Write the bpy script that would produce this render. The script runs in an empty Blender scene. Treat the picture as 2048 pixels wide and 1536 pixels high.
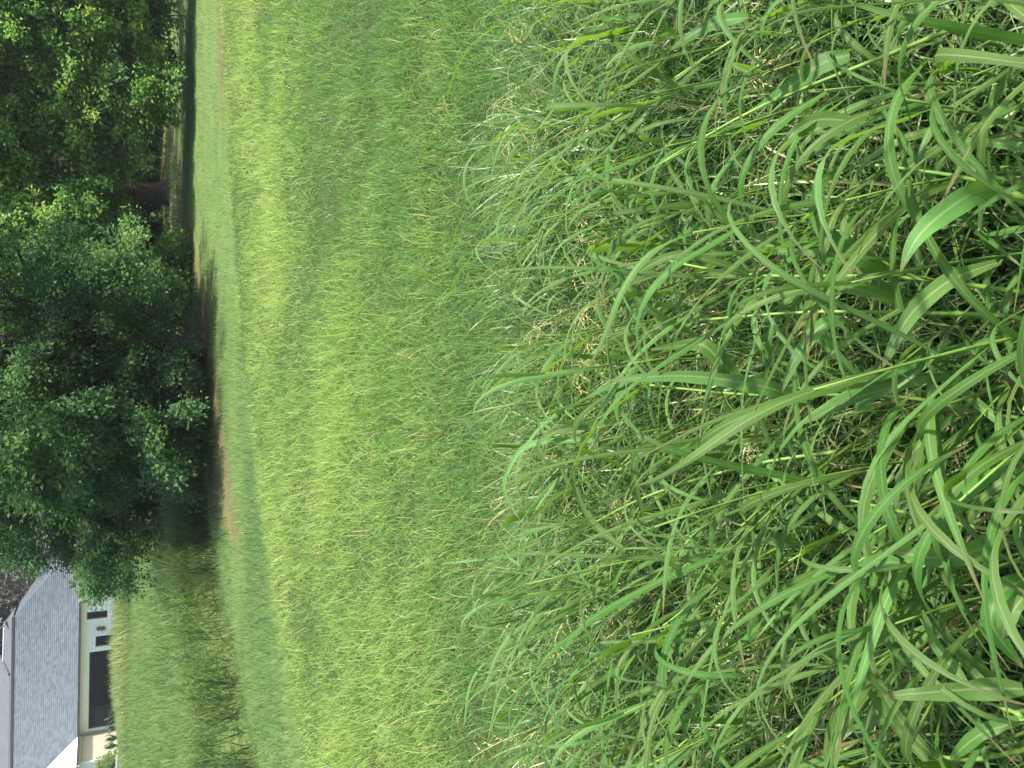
import bpy, math, random
import numpy as np
from mathutils import Vector, Matrix

random.seed(7)
rng = np.random.default_rng(11)
PI = math.pi
scene = bpy.context.scene
COL = scene.collection

# ------------------------------------------------------------------ camera, sky, sun, exposure
PITCH = math.radians(28.2)
ROLL = math.radians(0.8)
FPX = 1538.0                      # focal length in pixels of the 2048 x 1536 photograph
CAM = Vector((0, 0, 1.6))
cam = bpy.data.objects.new('camera', bpy.data.cameras.new('camera'))
COL.objects.link(cam)
cam.data.sensor_fit = 'HORIZONTAL'
cam.data.sensor_width = 36.0
cam.data.lens = FPX / 2048 * 36.0
cam.data.clip_start = 0.05
cam.data.clip_end = 900
fw = Vector((0, math.cos(PITCH), -math.sin(PITCH)))
up0 = Vector((0, math.sin(PITCH), math.cos(PITCH)))
rt0 = Vector((1, 0, 0))
# the phone was held on its side: the world's up is the picture's left
rt = rt0 * math.cos(ROLL) + up0 * math.sin(ROLL)
up = up0 * math.cos(ROLL) - rt0 * math.sin(ROLL)
cx, cy, cz = -up, rt, -fw
cam.matrix_world = Matrix(((cx.x, cy.x, cz.x, CAM.x), (cx.y, cy.y, cz.y, CAM.y), (cx.z, cy.z, cz.z, CAM.z), (0, 0, 0, 1)))
scene.camera = cam

SUN_EL = math.radians(68)
sun_dir = Vector((math.cos(SUN_EL) * 0.95, math.cos(SUN_EL) * -0.24, math.sin(SUN_EL))).normalized()   # towards the sun
world = bpy.data.worlds.new('World'); scene.world = world
world.use_nodes = True
wn = world.node_tree
sky = wn.nodes.new('ShaderNodeTexSky'); sky.sky_type = 'NISHITA'; sky.sun_disc = False
sky.sun_elevation = SUN_EL
sky.sun_rotation = math.atan2(sun_dir.x, sun_dir.y)
sky.dust_density = 3.0
bg = wn.nodes['Background']
bg.inputs['Strength'].default_value = 0.12
wn.links.new(sky.outputs[0], bg.inputs[0])
sl = bpy.data.lights.new('sun', 'SUN'); sl.energy = 4.2; sl.angle = math.radians(2.5); sl.color = (1.0, 0.94, 0.80)
so = bpy.data.objects.new('sun', sl); COL.objects.link(so)
so.rotation_euler = sun_dir.to_track_quat('Z', 'Y').to_euler()
so.location = (20, 0, 30)
scene.view_settings.view_transform = 'Standard'
scene.view_settings.look = 'None'
scene.view_settings.exposure = 1.44
scene.view_settings.gamma = 1.0
scene.view_settings.use_curve_mapping = False

# ------------------------------------------------------------------ helpers
def ray(u, v):
    """direction through the upright picture's pixel (u right, v down)"""
    return cx * ((v - 1024) / FPX) + cy * ((u - 768) / FPX) - cz

def at(u, v, Y):
    d = ray(u, v)
    return CAM + d * (Y / d.y)

def ground(u, v, z=0.0):
    d = ray(u, v)
    return CAM + d * ((z - CAM.z) / d.z)

def sstep(a, b, x):
    t = np.clip((np.asarray(x, float) - a) / (b - a), 0, 1)
    return t * t * (3 - 2 * t)

def hash_noise(x, y, seed=0.0):
    """smooth value noise on arrays"""
    x = np.asarray(x, float) + seed * 17.31; y = np.asarray(y, float) + seed * 9.17
    xi, yi = np.floor(x), np.floor(y); xf, yf = x - xi, y - yi
    def h(a, b):
        s = np.sin(a * 127.1 + b * 311.7) * 43758.5453
        return s - np.floor(s)
    sx, sy = xf * xf * (3 - 2 * xf), yf * yf * (3 - 2 * yf)
    return (h(xi, yi) * (1 - sx) + h(xi + 1, yi) * sx) * (1 - sy) + (h(xi, yi + 1) * (1 - sx) + h(xi + 1, yi + 1) * sx) * sy

def tag(o, label=None, cat=None, group=None, kind=None):
    if label: o['label'] = label
    if cat: o['category'] = cat
    if group: o['group'] = group
    if kind: o['kind'] = kind
    return o

def empty(name, loc=(0, 0, 0), rz=0.0):
    o = bpy.data.objects.new(name, None); COL.objects.link(o)
    o.location = loc; o.rotation_euler = (0, 0, rz); o.empty_display_size = 0.1
    return o

def link(name, me, parent=None, mat=None):
    o = bpy.data.objects.new(name, me); COL.objects.link(o)
    if mat is not None and not me.materials: me.materials.append(mat)
    if parent is not None: o.parent = parent
    return o

def copy_tree(o, parent=None):
    c = o.copy(); COL.objects.link(c)
    if parent is not None: c.parent = parent
    for ch in list(o.children): copy_tree(ch, c)
    return c

def mesh_np(name, V, F, uv=None, attrs=None, smooth=True):
    """V (n,3); F (m,k) with k = 3 or 4; attrs: dict name -> (n,) floats"""
    V = np.asarray(V, np.float32); F = np.asarray(F, np.int32)
    me = bpy.data.meshes.new(name)
    k = F.shape[1]; m = F.shape[0]
    me.vertices.add(len(V)); me.vertices.foreach_set('co', V.ravel())
    me.loops.add(m * k); me.loops.foreach_set('vertex_index', F.ravel())
    me.polygons.add(m); me.polygons.foreach_set('loop_start', np.arange(0, m * k, k, dtype=np.int32))
    if smooth: me.polygons.foreach_set('use_smooth', np.ones(m, bool))
    if uv is not None:
        l = me.uv_layers.new(name='uv'); l.data.foreach_set('uv', np.asarray(uv, np.float32)[F.ravel()].ravel())
    for a, val in (attrs or {}).items():
        at_ = me.attributes.new(a, 'FLOAT', 'POINT'); at_.data.foreach_set('value', np.asarray(val, np.float32))
    me.update(calc_edges=True); me.validate()
    return me

class MB:
    """collects boxes, prisms and tubes for ONE mesh object"""
    def __init__(s): s.v = []; s.f = []
    def poly(s, pts, faces):
        b = len(s.v); s.v += [tuple(p) for p in pts]; s.f += [tuple(b + i for i in f) for f in faces]; return s
    def box(s, a, b):
        (x0, y0, z0), (x1, y1, z1) = a, b
        return s.poly([(x0, y0, z0), (x1, y0, z0), (x1, y1, z0), (x0, y1, z0), (x0, y0, z1), (x1, y0, z1), (x1, y1, z1), (x0, y1, z1)],
                      [(0, 3, 2, 1), (4, 5, 6, 7), (0, 1, 5, 4), (1, 2, 6, 5), (2, 3, 7, 6), (3, 0, 4, 7)])
    def tube(s, pts, rads, n=6, cap=True):
        pts = [Vector(p) for p in pts]; b = len(s.v)
        for i, p in enumerate(pts):
            t = (pts[min(i + 1, len(pts) - 1)] - pts[max(i - 1, 0)])
            if t.length < 1e-9: t = Vector((0, 0, 1))
            t.normalize()
            a = t.orthogonal().normalized() if i == 0 else (a - t * a.dot(t)).normalized()
            c = t.cross(a); r = rads[i] if hasattr(rads, '__len__') else rads
            for k in range(n):
                q = p + (a * math.cos(2 * PI * k / n) + c * math.sin(2 * PI * k / n)) * r
                s.v.append(tuple(q))
        for i in range(len(pts) - 1):
            for k in range(n):
                s.f.append((b + i * n + k, b + i * n + (k + 1) % n, b + (i + 1) * n + (k + 1) % n, b + (i + 1) * n + k))
        if cap:
            s.f.append(tuple(b + n - 1 - k for k in range(n))); e = b + (len(pts) - 1) * n
            s.f.append(tuple(e + k for k in range(n)))
        return s
    def mesh(s, name, mat=None, smooth=False):
        me = bpy.data.meshes.new(name); me.from_pydata(s.v, [], s.f)
        if smooth: me.polygons.foreach_set('use_smooth', [True] * len(me.polygons))
        if mat: me.materials.append(mat)
        me.update(); return me
    def build(s, name, mat, parent=None, smooth=False):
        return link(name, s.mesh(name, mat, smooth), parent)

# ------------------------------------------------------------------ materials
def new_mat(name):
    m = bpy.data.materials.new(name); m.use_nodes = True
    nt = m.node_tree; nt.nodes.clear()
    out = nt.nodes.new('ShaderNodeOutputMaterial')
    return m, nt, out

def node(nt, kind, **kw):
    n = nt.nodes.new(kind)
    for k, v in kw.items(): setattr(n, k, v)
    return n

def ramp(nt, fac, stops):
    r = node(nt, 'ShaderNodeValToRGB')
    el = r.color_ramp.elements
    while len(el) < len(stops): el.new(0.5)
    for e, (p, c) in zip(el, stops): e.position = p; e.color = (*c, 1)
    if fac is not None: nt.links.new(fac, r.inputs[0])
    return r.outputs[0]

def mixc(nt, fac, a, b, mode='MIX'):
    n = node(nt, 'ShaderNodeMix', data_type='RGBA', blend_type=mode)
    for sock, val in ((n.inputs[0], fac), (n.inputs[6], a), (n.inputs[7], b)):
        if isinstance(val, (int, float)): sock.default_value = val
        elif isinstance(val, tuple): sock.default_value = (*val, 1)
        else: nt.links.new(val, sock)
    return n.outputs[2]

def mth(nt, op, a, b=None, c=None):
    n = node(nt, 'ShaderNodeMath', operation=op)
    for i, val in enumerate((a, b, c)):
        if val is None: continue
        if isinstance(val, (int, float)): n.inputs[i].default_value = val
        else: nt.links.new(val, n.inputs[i])
    return n.outputs[0]

def noise(nt, scale, detail=3, vec=None, rough=0.5):
    n = node(nt, 'ShaderNodeTexNoise'); n.inputs['Scale'].default_value = scale
    n.inputs['Detail'].default_value = detail; n.inputs['Roughness'].default_value = rough
    if vec is None:
        tc = node(nt, 'ShaderNodeTexCoord'); vec = tc.outputs['Object']
    nt.links.new(vec, n.inputs['Vector'])
    return n.outputs['Fac']

def principled(nt, color, rough=0.7, spec=0.3, metallic=0.0, bump=None, bump_d=0.01, bump_s=0.5):
    p = node(nt, 'ShaderNodeBsdfPrincipled')
    if isinstance(color, tuple): p.inputs['Base Color'].default_value = (*color, 1)
    else: nt.links.new(color, p.inputs['Base Color'])
    if isinstance(rough, (int, float)): p.inputs['Roughness'].default_value = rough
    else: nt.links.new(rough, p.inputs['Roughness'])
    p.inputs['Specular IOR Level'].default_value = spec
    p.inputs['Metallic'].default_value = metallic
    if bump is not None:
        b = node(nt, 'ShaderNodeBump'); b.inputs['Distance'].default_value = bump_d; b.inputs['Strength'].default_value = bump_s
        nt.links.new(bump, b.inputs['Height']); nt.links.new(b.outputs[0], p.inputs['Normal'])
    return p

def simple(name, c0, c1, scale=4.0, rough=0.7, spec=0.3, metallic=0.0, bump=0.3, bd=0.005, detail=4):
    m, nt, out = new_mat(name)
    n = noise(nt, scale, detail)
    p = principled(nt, ramp(nt, n, [(0.3, c0), (0.7, c1)]), rough, spec, metallic, n if bump else None, bd, bump)
    nt.links.new(p.outputs[0], out.inputs[0])
    return m

def foliage(name, stops, trans_gain=1.5, trans_mix=0.35, rough=0.5, spec=0.35, brown=None, uv_leaf=False, obj_rand=0.0):
    """colour from the per-blade attribute 'tint'; thin-leaf mix of gloss and light passing through"""
    m, nt, out = new_mat(name)
    a = node(nt, 'ShaderNodeAttribute'); a.attribute_name = 'tint'
    c = ramp(nt, a.outputs['Fac'], stops)
    p = principled(nt, c, rough, spec)
    tr = node(nt, 'ShaderNodeBsdfTranslucent')
    tc = mixc(nt, 1.0, c, (trans_gain * 0.9, trans_gain * 1.0, trans_gain * 0.55), 'MULTIPLY')
    nt.links.new(tc, tr.inputs[0])
    mx = node(nt, 'ShaderNodeMixShader'); mx.inputs[0].default_value = trans_mix
    nt.links.new(p.outputs[0], mx.inputs[1]); nt.links.new(tr.outputs[0], mx.inputs[2])
    nt.links.new(mx.outputs[0], out.inputs[0])
    return m

def leaf_material(name, upper, lower, trans, dry=0.0):
    """broad grass leaf: uv.x across, uv.y along; pale midrib, fine veins, browned spots and tip"""
    m, nt, out = new_mat(name)
    uv = node(nt, 'ShaderNodeUVMap'); uv.uv_map = 'uv'
    sp = node(nt, 'ShaderNodeSeparateXYZ'); nt.links.new(uv.outputs[0], sp.inputs[0])
    x, y = sp.outputs[0], sp.outputs[1]
    oi = node(nt, 'ShaderNodeObjectInfo')
    ac = mth(nt, 'ABSOLUTE', mth(nt, 'SUBTRACT', x, 0.5))
    rib = node(nt, 'ShaderNodeMapRange'); rib.inputs[1].default_value = 0.035; rib.inputs[2].default_value = 0.085
    rib.inputs[3].default_value = 1.0; rib.inputs[4].default_value = 0.0; nt.links.new(ac, rib.inputs[0])
    vein = mth(nt, 'SINE', mth(nt, 'MULTIPLY', x, 150.0))
    tco = node(nt, 'ShaderNodeTexCoord')
    big = noise(nt, 9.0, 3, tco.outputs['Object'])
    fine = noise(nt, 120.0, 2, tco.outputs['Object'])
    geo = node(nt, 'ShaderNodeNewGeometry')
    body = mixc(nt, geo.outputs['Backfacing'], upper, lower)
    body = mixc(nt, mth(nt, 'MULTIPLY', big, 0.7), body, tuple(c * 1.55 for c in upper))
    hs = node(nt, 'ShaderNodeHueSaturation'); nt.links.new(body, hs.inputs['Color'])
    nt.links.new(mth(nt, 'MULTIPLY_ADD', oi.outputs['Random'], 0.05, 0.475), hs.inputs['Hue'])
    nt.links.new(mth(nt, 'MULTIPLY_ADD', oi.outputs['Random'], 0.6, 0.75), hs.inputs['Value'])
    body = hs.outputs[0]
    body = mixc(nt, mth(nt, 'MULTIPLY_ADD', vein, 0.12, 0.12), body, tuple(min(1, c * 1.9) for c in upper))
    body = mixc(nt, mth(nt, 'MULTIPLY', rib.outputs[0], 0.30 + dry * 1.6), body, (0.36, 0.46, 0.22))
    # browned flecks and dry tip
    sp1 = node(nt, 'ShaderNodeMapRange'); sp1.inputs[1].default_value = 0.665 - dry * 0.25; sp1.inputs[2].default_value = 0.74 - dry * 0.22
    nt.links.new(noise(nt, 38.0, 4, tco.outputs['Object'], 0.65), sp1.inputs[0])
    tip = node(nt, 'ShaderNodeMapRange'); tip.inputs[1].default_value = 0.88 - dry * 0.3; tip.inputs[2].default_value = 0.99
    nt.links.new(mth(nt, 'ADD', y, mth(nt, 'MULTIPLY_ADD', big, 0.1, -0.06)), tip.inputs[0])
    br = mth(nt, 'MAXIMUM', mth(nt, 'MULTIPLY', sp1.outputs[0], 0.8), tip.outputs[0])
    col = mixc(nt, br, body, mixc(nt, fine, (0.20, 0.135, 0.055), (0.38, 0.30, 0.15)))
    p = principled(nt, col, 0.42, 0.5, 0.0, mth(nt, 'ADD', mth(nt, 'MULTIPLY', vein, 0.3), rib.outputs[0]), 0.0008, 0.8)
    tr = node(nt, 'ShaderNodeBsdfTranslucent')
    nt.links.new(mixc(nt, br, mixc(nt, rib.outputs[0], trans, (0.2, 0.3, 0.06)), (0.2, 0.12, 0.04)), tr.inputs[0])
    mx = node(nt, 'ShaderNodeMixShader'); mx.inputs[0].default_value = 0.36
    nt.links.new(p.outputs[0], mx.inputs[1]); nt.links.new(tr.outputs[0], mx.inputs[2])
    nt.links.new(mx.outputs[0], out.inputs[0])
    return m

M = {}
M['leaf'] = leaf_material('broad grass leaf', (0.048, 0.118, 0.020), (0.07, 0.145, 0.028), (0.21, 0.42, 0.02))
M['leaf_b'] = leaf_material('grey green grass leaf', (0.085, 0.168, 0.044), (0.10, 0.185, 0.048), (0.22, 0.42, 0.025), 0.12)
M['leaf_dry'] = leaf_material('withering grass leaf', (0.26, 0.22, 0.10), (0.30, 0.24, 0.12), (0.30, 0.22, 0.08), 0.6)
M['stem'] = simple('grass stalk', (0.095, 0.185, 0.035), (0.17, 0.26, 0.05), 18, 0.5, 0.3, bump=0.2, bd=0.001)
M['node'] = simple('stalk joint', (0.34, 0.36, 0.08), (0.45, 0.42, 0.14), 30, 0.5, 0.4, bump=0)
M['seed'] = simple('ripe seed', (0.40, 0.34, 0.14), (0.55, 0.47, 0.24), 40, 0.7, 0.2, bump=0)
GR = [(0.0, (0.022, 0.060, 0.015)), (0.35, (0.055, 0.125, 0.028)), (0.62, (0.125, 0.215, 0.055)), (0.82, (0.25, 0.31, 0.12)), (1.0, (0.40, 0.34, 0.17))]
M['near_blade'] = foliage('near grass blade', GR, 1.25, 0.36, 0.40, 0.5)
M['field_blade'] = foliage('field grass blade', trans_mix=0.42, stops=[(0.0, (0.045, 0.120, 0.042)), (0.35, (0.080, 0.180, 0.062)), (0.6, (0.135, 0.240, 0.068)), (0.85, (0.30, 0.41, 0.125)), (0.9, (0.35, 0.35, 0.16)), (1.0, (0.42, 0.36, 0.19))], trans_gain=1.6, rough=0.6, spec=0.2)
M['lawn_blade'] = foliage('mown lawn blade', [(0.0, (0.035, 0.095, 0.034)), (0.6, (0.078, 0.16, 0.052)), (1.0, (0.19, 0.25, 0.085))], 1.4, 0.3, 0.55, 0.3)
M['weed_blade'] = foliage('rank weed', [(0.0, (0.030, 0.062, 0.020)), (0.18, (0.078, 0.142, 0.046)), (0.5, (0.135, 0.205, 0.075)), (0.8, (0.25, 0.285, 0.12)), (1.0, (0.38, 0.33, 0.18))], 1.5, 0.42, 0.55, 0.3)  # darkest stop also carries the painted shade along the bank foot

# ------------------------------------------------------------------ terrain
FIELD_EDGE = [ground(u, v, 0.26) for u, v in ((0, 548), (236, 516), (386, 497), (516, 480), (636, 464), (736, 450), (886, 440), (1086, 429), (1236, 420), (1536, 408))]
fx = np.array([p.x for p in FIELD_EDGE]); fy = np.array([p.y for p in FIELD_EDGE])
def field_edge(x):
    x = np.asarray(x, float)
    y = np.interp(x, fx, fy)
    y = np.where(x < fx[0], fy[0] + (x - fx[0]) * (fy[1] - fy[0]) / (fx[1] - fx[0]), y)
    return np.where(x > fx[-1], fy[-1] + (x - fx[-1]) * 0.25, y)

BANK = [ground(u, v, 0.0) for u, v in ((0, 506), (120, 480), (260, 455), (420, 425), (520, 405))]
bx_ = np.array([p.x for p in BANK]); by_ = np.array([p.y for p in BANK])
def bank_edge(x):
    x = np.asarray(x, float)
    y = np.interp(x, bx_, by_)
    return np.where(x < bx_[0], by_[0] + (x - bx_[0]) * 0.6, y)

SOIL = [ground(u, v, 0.0) for u, v in ((440, 478), (526, 464), (759, 436), (978, 406), (1234, 360), (1339, 332), (1536, 318))]
sx_ = np.array([p.x for p in SOIL]); sy_ = np.array([p.y for p in SOIL])
def soil_edge(x):
    x = np.asarray(x, float)
    y = np.interp(x, sx_, sy_)
    return np.where(x < sx_[0], 99.0, y)

def terrain(x, y):
    x = np.asarray(x, float); y = np.asarray(y, float)
    z = 0.05 * (hash_noise(x * 0.35, y * 0.35, 1) - 0.5) + 0.03 * (hash_noise(x * 1.1, y * 1.1, 2) - 0.5)
    left = 1 - sstep(-3.2, -1.0, x - 0.05 * (y - 12))
    d = y - bank_edge(x)
    z = z + left * (0.36 * sstep(0.0, 0.9, d) + 0.10 * sstep(2, 30, d) - 0.20 * np.exp(-((d - 0.05) / 0.35) ** 2))
    return z * sstep(-1.5, 0.8, y) if False else z

def ground_sheet():
    xs = np.concatenate([[-120, -90, -60, -42], np.arange(-32, 24.01, 0.3), [30, 40, 60, 90, 120]])
    ys = np.concatenate([[-40, -25, -8], np.arange(-3, 40.01, 0.3), [42, 45, 48, 52, 58, 70, 95, 140]])
    X, Y = np.meshgrid(xs, ys); Z = terrain(X, Y)
    V = np.stack([X, Y, Z], -1).reshape(-1, 3)
    nx, ny = len(xs), len(ys)
    i = np.arange(nx - 1)[None, :] + np.arange(ny - 1)[:, None] * nx
    F = np.stack([i, i + 1, i + nx + 1, i + nx], -1).reshape(-1, 4)
    x, y = V[:, 0], V[:, 1]
    n = hash_noise(x * 1.3, y * 1.3, 3)
    soil = sstep(0.0, 0.5, y - soil_edge(x) + 0.3 * (n - 0.5)) * (1 - sstep(27, 32, y)) * (0.25 + 0.5 * hash_noise(x * 0.4, y * 2.2, 5))
    # worn strip at the edge of the bed and the bare clods along the right end of the field
    strip = np.exp(-((y - soil_edge(x) - 0.12) / 0.36) ** 2)
    foot_shade = np.exp(-((y - bank_edge(x) - 0.12) / 0.32) ** 2) * (x < -1.2)  # soil tone along the bank foot, standing in for shade under the weeds
    clod = np.exp(-((y - field_edge(x) - 0.35) / 0.3) ** 2) * sstep(3.2, 4.6, x) * (0.3 + 0.7 * hash_noise(x * 3.1, y * 2, 45))
    pA = ground(915, 429); patch = np.exp(-((x - pA.x) / 0.85) ** 2 - ((y - pA.y) / 0.16) ** 2) * 1.3
    soil = np.clip(np.maximum.reduce([soil, strip * 1.2 * (1 - 0.8 * sstep(1.2, 2.6, x)) * (0.4 + 0.8 * hash_noise(x * 2.3, y, 44)), foot_shade * 0.35, clod * 0.9, patch * (0.5 + n)]), 0, 1)
    lawn = ((y > field_edge(x)) * 1.0)
    me = mesh_np('ground', V, F, attrs={'soil': soil, 'lawn': lawn})
    m, nt, out = new_mat('field soil and turf')
    a = node(nt, 'ShaderNodeAttribute'); a.attribute_name = 'soil'
    b = node(nt, 'ShaderNodeAttribute'); b.attribute_name = 'lawn'
    nb, nf = noise(nt, 1.7, 5), noise(nt, 22, 5, rough=0.7)
    thatch = ramp(nt, nf, [(0.3, (0.022, 0.038, 0.013)), (0.7, (0.065, 0.085, 0.030))])
    turf = mixc(nt, nb, ramp(nt, nf, [(0.3, (0.04, 0.09, 0.028)), (0.7, (0.08, 0.145, 0.045))]), (0.12, 0.17, 0.05))
    dirt = ramp(nt, nf, [(0.25, (0.052, 0.030, 0.018)), (0.55, (0.120, 0.068, 0.042)), (0.8, (0.25, 0.155, 0.105))])
    c = mixc(nt, b.outputs['Fac'], thatch, turf)
    c = mixc(nt, a.outputs['Fac'], c, dirt)
    p = principled(nt, c, 0.95, 0.1, 0, nf, 0.03, 0.7)
    nt.links.new(p.outputs[0], out.inputs[0])
    o = link('ground', me, None, m); tag(o, kind='structure')
ground_sheet()

# ------------------------------------------------------------------ grass as stuff
def blades(name, P, h, w, az, lean, curl, tint, mat, label, segs=4, face=None, parent=None):
    """one object of many ribbon blades. lean: starting angle from vertical, curl: extra angle at the tip, az: direction it falls to"""
    N = len(P); S = segs + 1
    t = np.linspace(0, 1, S)
    ang = lean[:, None] + curl[:, None] * t[None, :] ** 1.5
    ds = h[:, None] / segs
    am = 0.5 * (ang[:, 1:] + ang[:, :-1])
    r = np.concatenate([np.zeros((N, 1)), np.cumsum(np.sin(am) * ds, 1)], 1)
    z = np.concatenate([np.zeros((N, 1)), np.cumsum(np.cos(am) * ds, 1)], 1)
    dx, dy = np.cos(az)[:, None], np.sin(az)[:, None]
    C = np.stack([P[:, 0:1] + r * dx, P[:, 1:2] + r * dy, P[:, 2:3] + z], -1)
    if face is None: face = az + PI / 2 + rng.normal(0, 0.5, N)
    tw = face[:, None] + rng.normal(0, 0.5, N)[:, None] * t[None, :]
    prof = np.minimum(1.0, 0.55 + 2.0 * t) * np.sqrt(np.clip(1.02 - t, 0.0, 1))
    W = 0.5 * w[:, None] * prof[None, :]
    side = np.stack([np.cos(tw) * W, np.sin(tw) * W, np.zeros_like(W)], -1)
    V = np.stack([C - side, C + side], 2).reshape(-1, 3)
    base = (np.arange(N) * S * 2)[:, None] + (np.arange(segs) * 2)[None, :]
    F = np.stack([base, base + 1, base + 3, base + 2], -1).reshape(-1, 4)
    T = np.repeat(np.clip(tint, 0, 1), S * 2)
    me = mesh_np(name, V, F, attrs={'tint': T})
    o = link(name, me, parent, mat)
    tag(o, label, 'grass' if parent is None and label else None, kind='stuff')
    return o

def scatter(n, x0, x1, y0, y1, accept):
    X = rng.uniform(x0, x1, n); Y = rng.uniform(y0, y1, n)
    k = accept(X, Y) > rng.uniform(0, 1, n)
    return X[k], Y[k]

def inview(X, Y, m=1.6): return (np.abs(X) < 0.60 * np.maximum(Y, 0) + m)

# field grass between the tall foreground and the mown strip
def field_grass():
    def acc(X, Y):
        return (Y < field_edge(X) + 0.7 * (hash_noise(X * 1.4, Y * 0.3, 41) - 0.6)) * inview(X, Y, 1.4) * np.minimum(1, (3.0 / Y) ** 1.15) * (0.45 + 0.55 * sstep(0.25, 0.6, hash_noise(X * 2.6, Y * 3.4, 31)))
    X, Y = scatter(1150000, -10, 11, 2.0, 15.5, acc)
    N = len(X)
    far = sstep(4.0, 10.0, Y)
    big = hash_noise(X * 0.55, Y * 0.9, 7); mid = hash_noise(X * 2.2, Y * 2.2, 8); patch = hash_noise(X * 0.8 + Y * 0.3, Y * 1.6, 12)
    edge_d = field_edge(X) - Y
    h = (0.085 + 0.09 * mid + 0.08 * rng.random(N)) * (0.65 + 0.7 * big)
    h *= 1 - 0.35 * sstep(1.2, 0.0, edge_d)
    w = (0.0032 + 0.0030 * rng.random(N)) * (1 + 0.10 * np.maximum(Y - 3, 0))
    az = rng.uniform(0, 2 * PI, N)
    lean = rng.uniform(0.0, 1.35, N); curl = rng.uniform(0.2, 2.4, N) * np.where(rng.random(N) < 0.7, 1, -1)
    tint = 0.46 + rng.normal(0, 0.13, N) + 0.20 * (big - 0.5) + 0.16 * (mid - 0.5) + 0.08 * sstep(0.55, 0.95, patch)
    tint += 0.40 * sstep(7.5, 0.3, edge_d) * (0.6 + 0.8 * big)  # backlit glow of the far band painted into the tint
    straw = rng.random(N) < 0.025 + 0.05 * sstep(0.6, 0.9, patch)
    tint = np.where(straw, rng.uniform(0.86, 1.0, N), np.minimum(tint, 0.86))
    P = np.stack([X, Y, terrain(X, Y) - 0.01], -1)
    blades('field_grass', P, h, w, az, lean, curl, tint, M['field_blade'], 'bright green hay field of fine knee high grass reaching back to the trees', segs=3)
field_grass()

# rank fine grass between the broad-leaved stalks in front
def near_grass():
    def acc(X, Y):
        return inview(X, Y, 1.8) * (1 - 0.5 * (~inview(X, Y, 0.8))) * (1 - sstep(2.2, 2.7, Y + 0.35 * (hash_noise(X * 1.6, Y * 1.6, 4) - 0.5))) * (0.6 + 0.4 * hash_noise(X * 3, Y * 3, 6)) * (0.45 + 0.55 * sstep(0.8, 1.5, Y))
    X, Y = scatter(84000, -3.7, 3.7, 0.12, 3.0, acc)
    N = len(X)
    mid = hash_noise(X * 2.5, Y * 2.5, 9)
    h = 0.20 + 0.14 * mid + 0.26 * rng.random(N)
    w = 0.003 + 0.0085 * rng.random(N) ** 2.5
    az = PI + rng.normal(0, 1.7, N)
    lean = np.abs(rng.normal(0.3, 0.3, N)); curl = rng.uniform(0.3, 3.2, N)
    tint = 0.44 + rng.normal(0, 0.17, N) + 0.25 * (mid - 0.5)
    tint = np.where(rng.random(N) < 0.05, rng.uniform(0.75, 1.0, N), np.clip(tint, 0, 0.85))
    P = np.stack([X, Y, terrain(X, Y) - 0.01], -1)
    blades('rank_grass', P, h, w, az, lean, curl, tint, M['near_blade'], 'tangled fine grass between the broad leaved stalks in the foreground', segs=5)
near_grass()

def curly_grass():
    # limp narrow leaves that curl over: the pale tangle where the tall grass begins
    def acc(X, Y):
        return inview(X, Y, 1.8) * (1 - 0.5 * (~inview(X, Y, 0.8))) * (1 - sstep(2.3, 2.75, Y + 0.4 * (hash_noise(X * 1.6, Y * 1.6, 4) - 0.5))) * sstep(0.3, 1.3, Y) * (0.5 + 0.5 * hash_noise(X * 2.2, Y * 2.2, 16))
    X, Y = scatter(39000, -3.7, 3.7, 0.3, 3.0, acc)
    N = len(X); mid = hash_noise(X * 2.5, Y * 2.5, 19)
    h = 0.26 + 0.15 * mid + 0.18 * rng.random(N)
    w = 0.0045 + 0.0055 * rng.random(N)
    az = PI + rng.normal(0, 1.6, N)
    lean = np.abs(rng.normal(0.15, 0.2, N)); curl = rng.uniform(1.2, 4.2, N)
    tint = 0.46 + rng.normal(0, 0.15, N) + 0.25 * (mid - 0.5)
    tint = np.where(rng.random(N) < 0.045, rng.uniform(0.8, 1.0, N), np.clip(tint, 0, 0.8))
    P = np.stack([X, Y, terrain(X, Y) - 0.01], -1)
    blades('curly_grass', P, h, w, az, lean, curl, tint, M['near_blade'], 'pale limp curling grass leaves where the tall grass begins', segs=9)
curly_grass()

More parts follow.
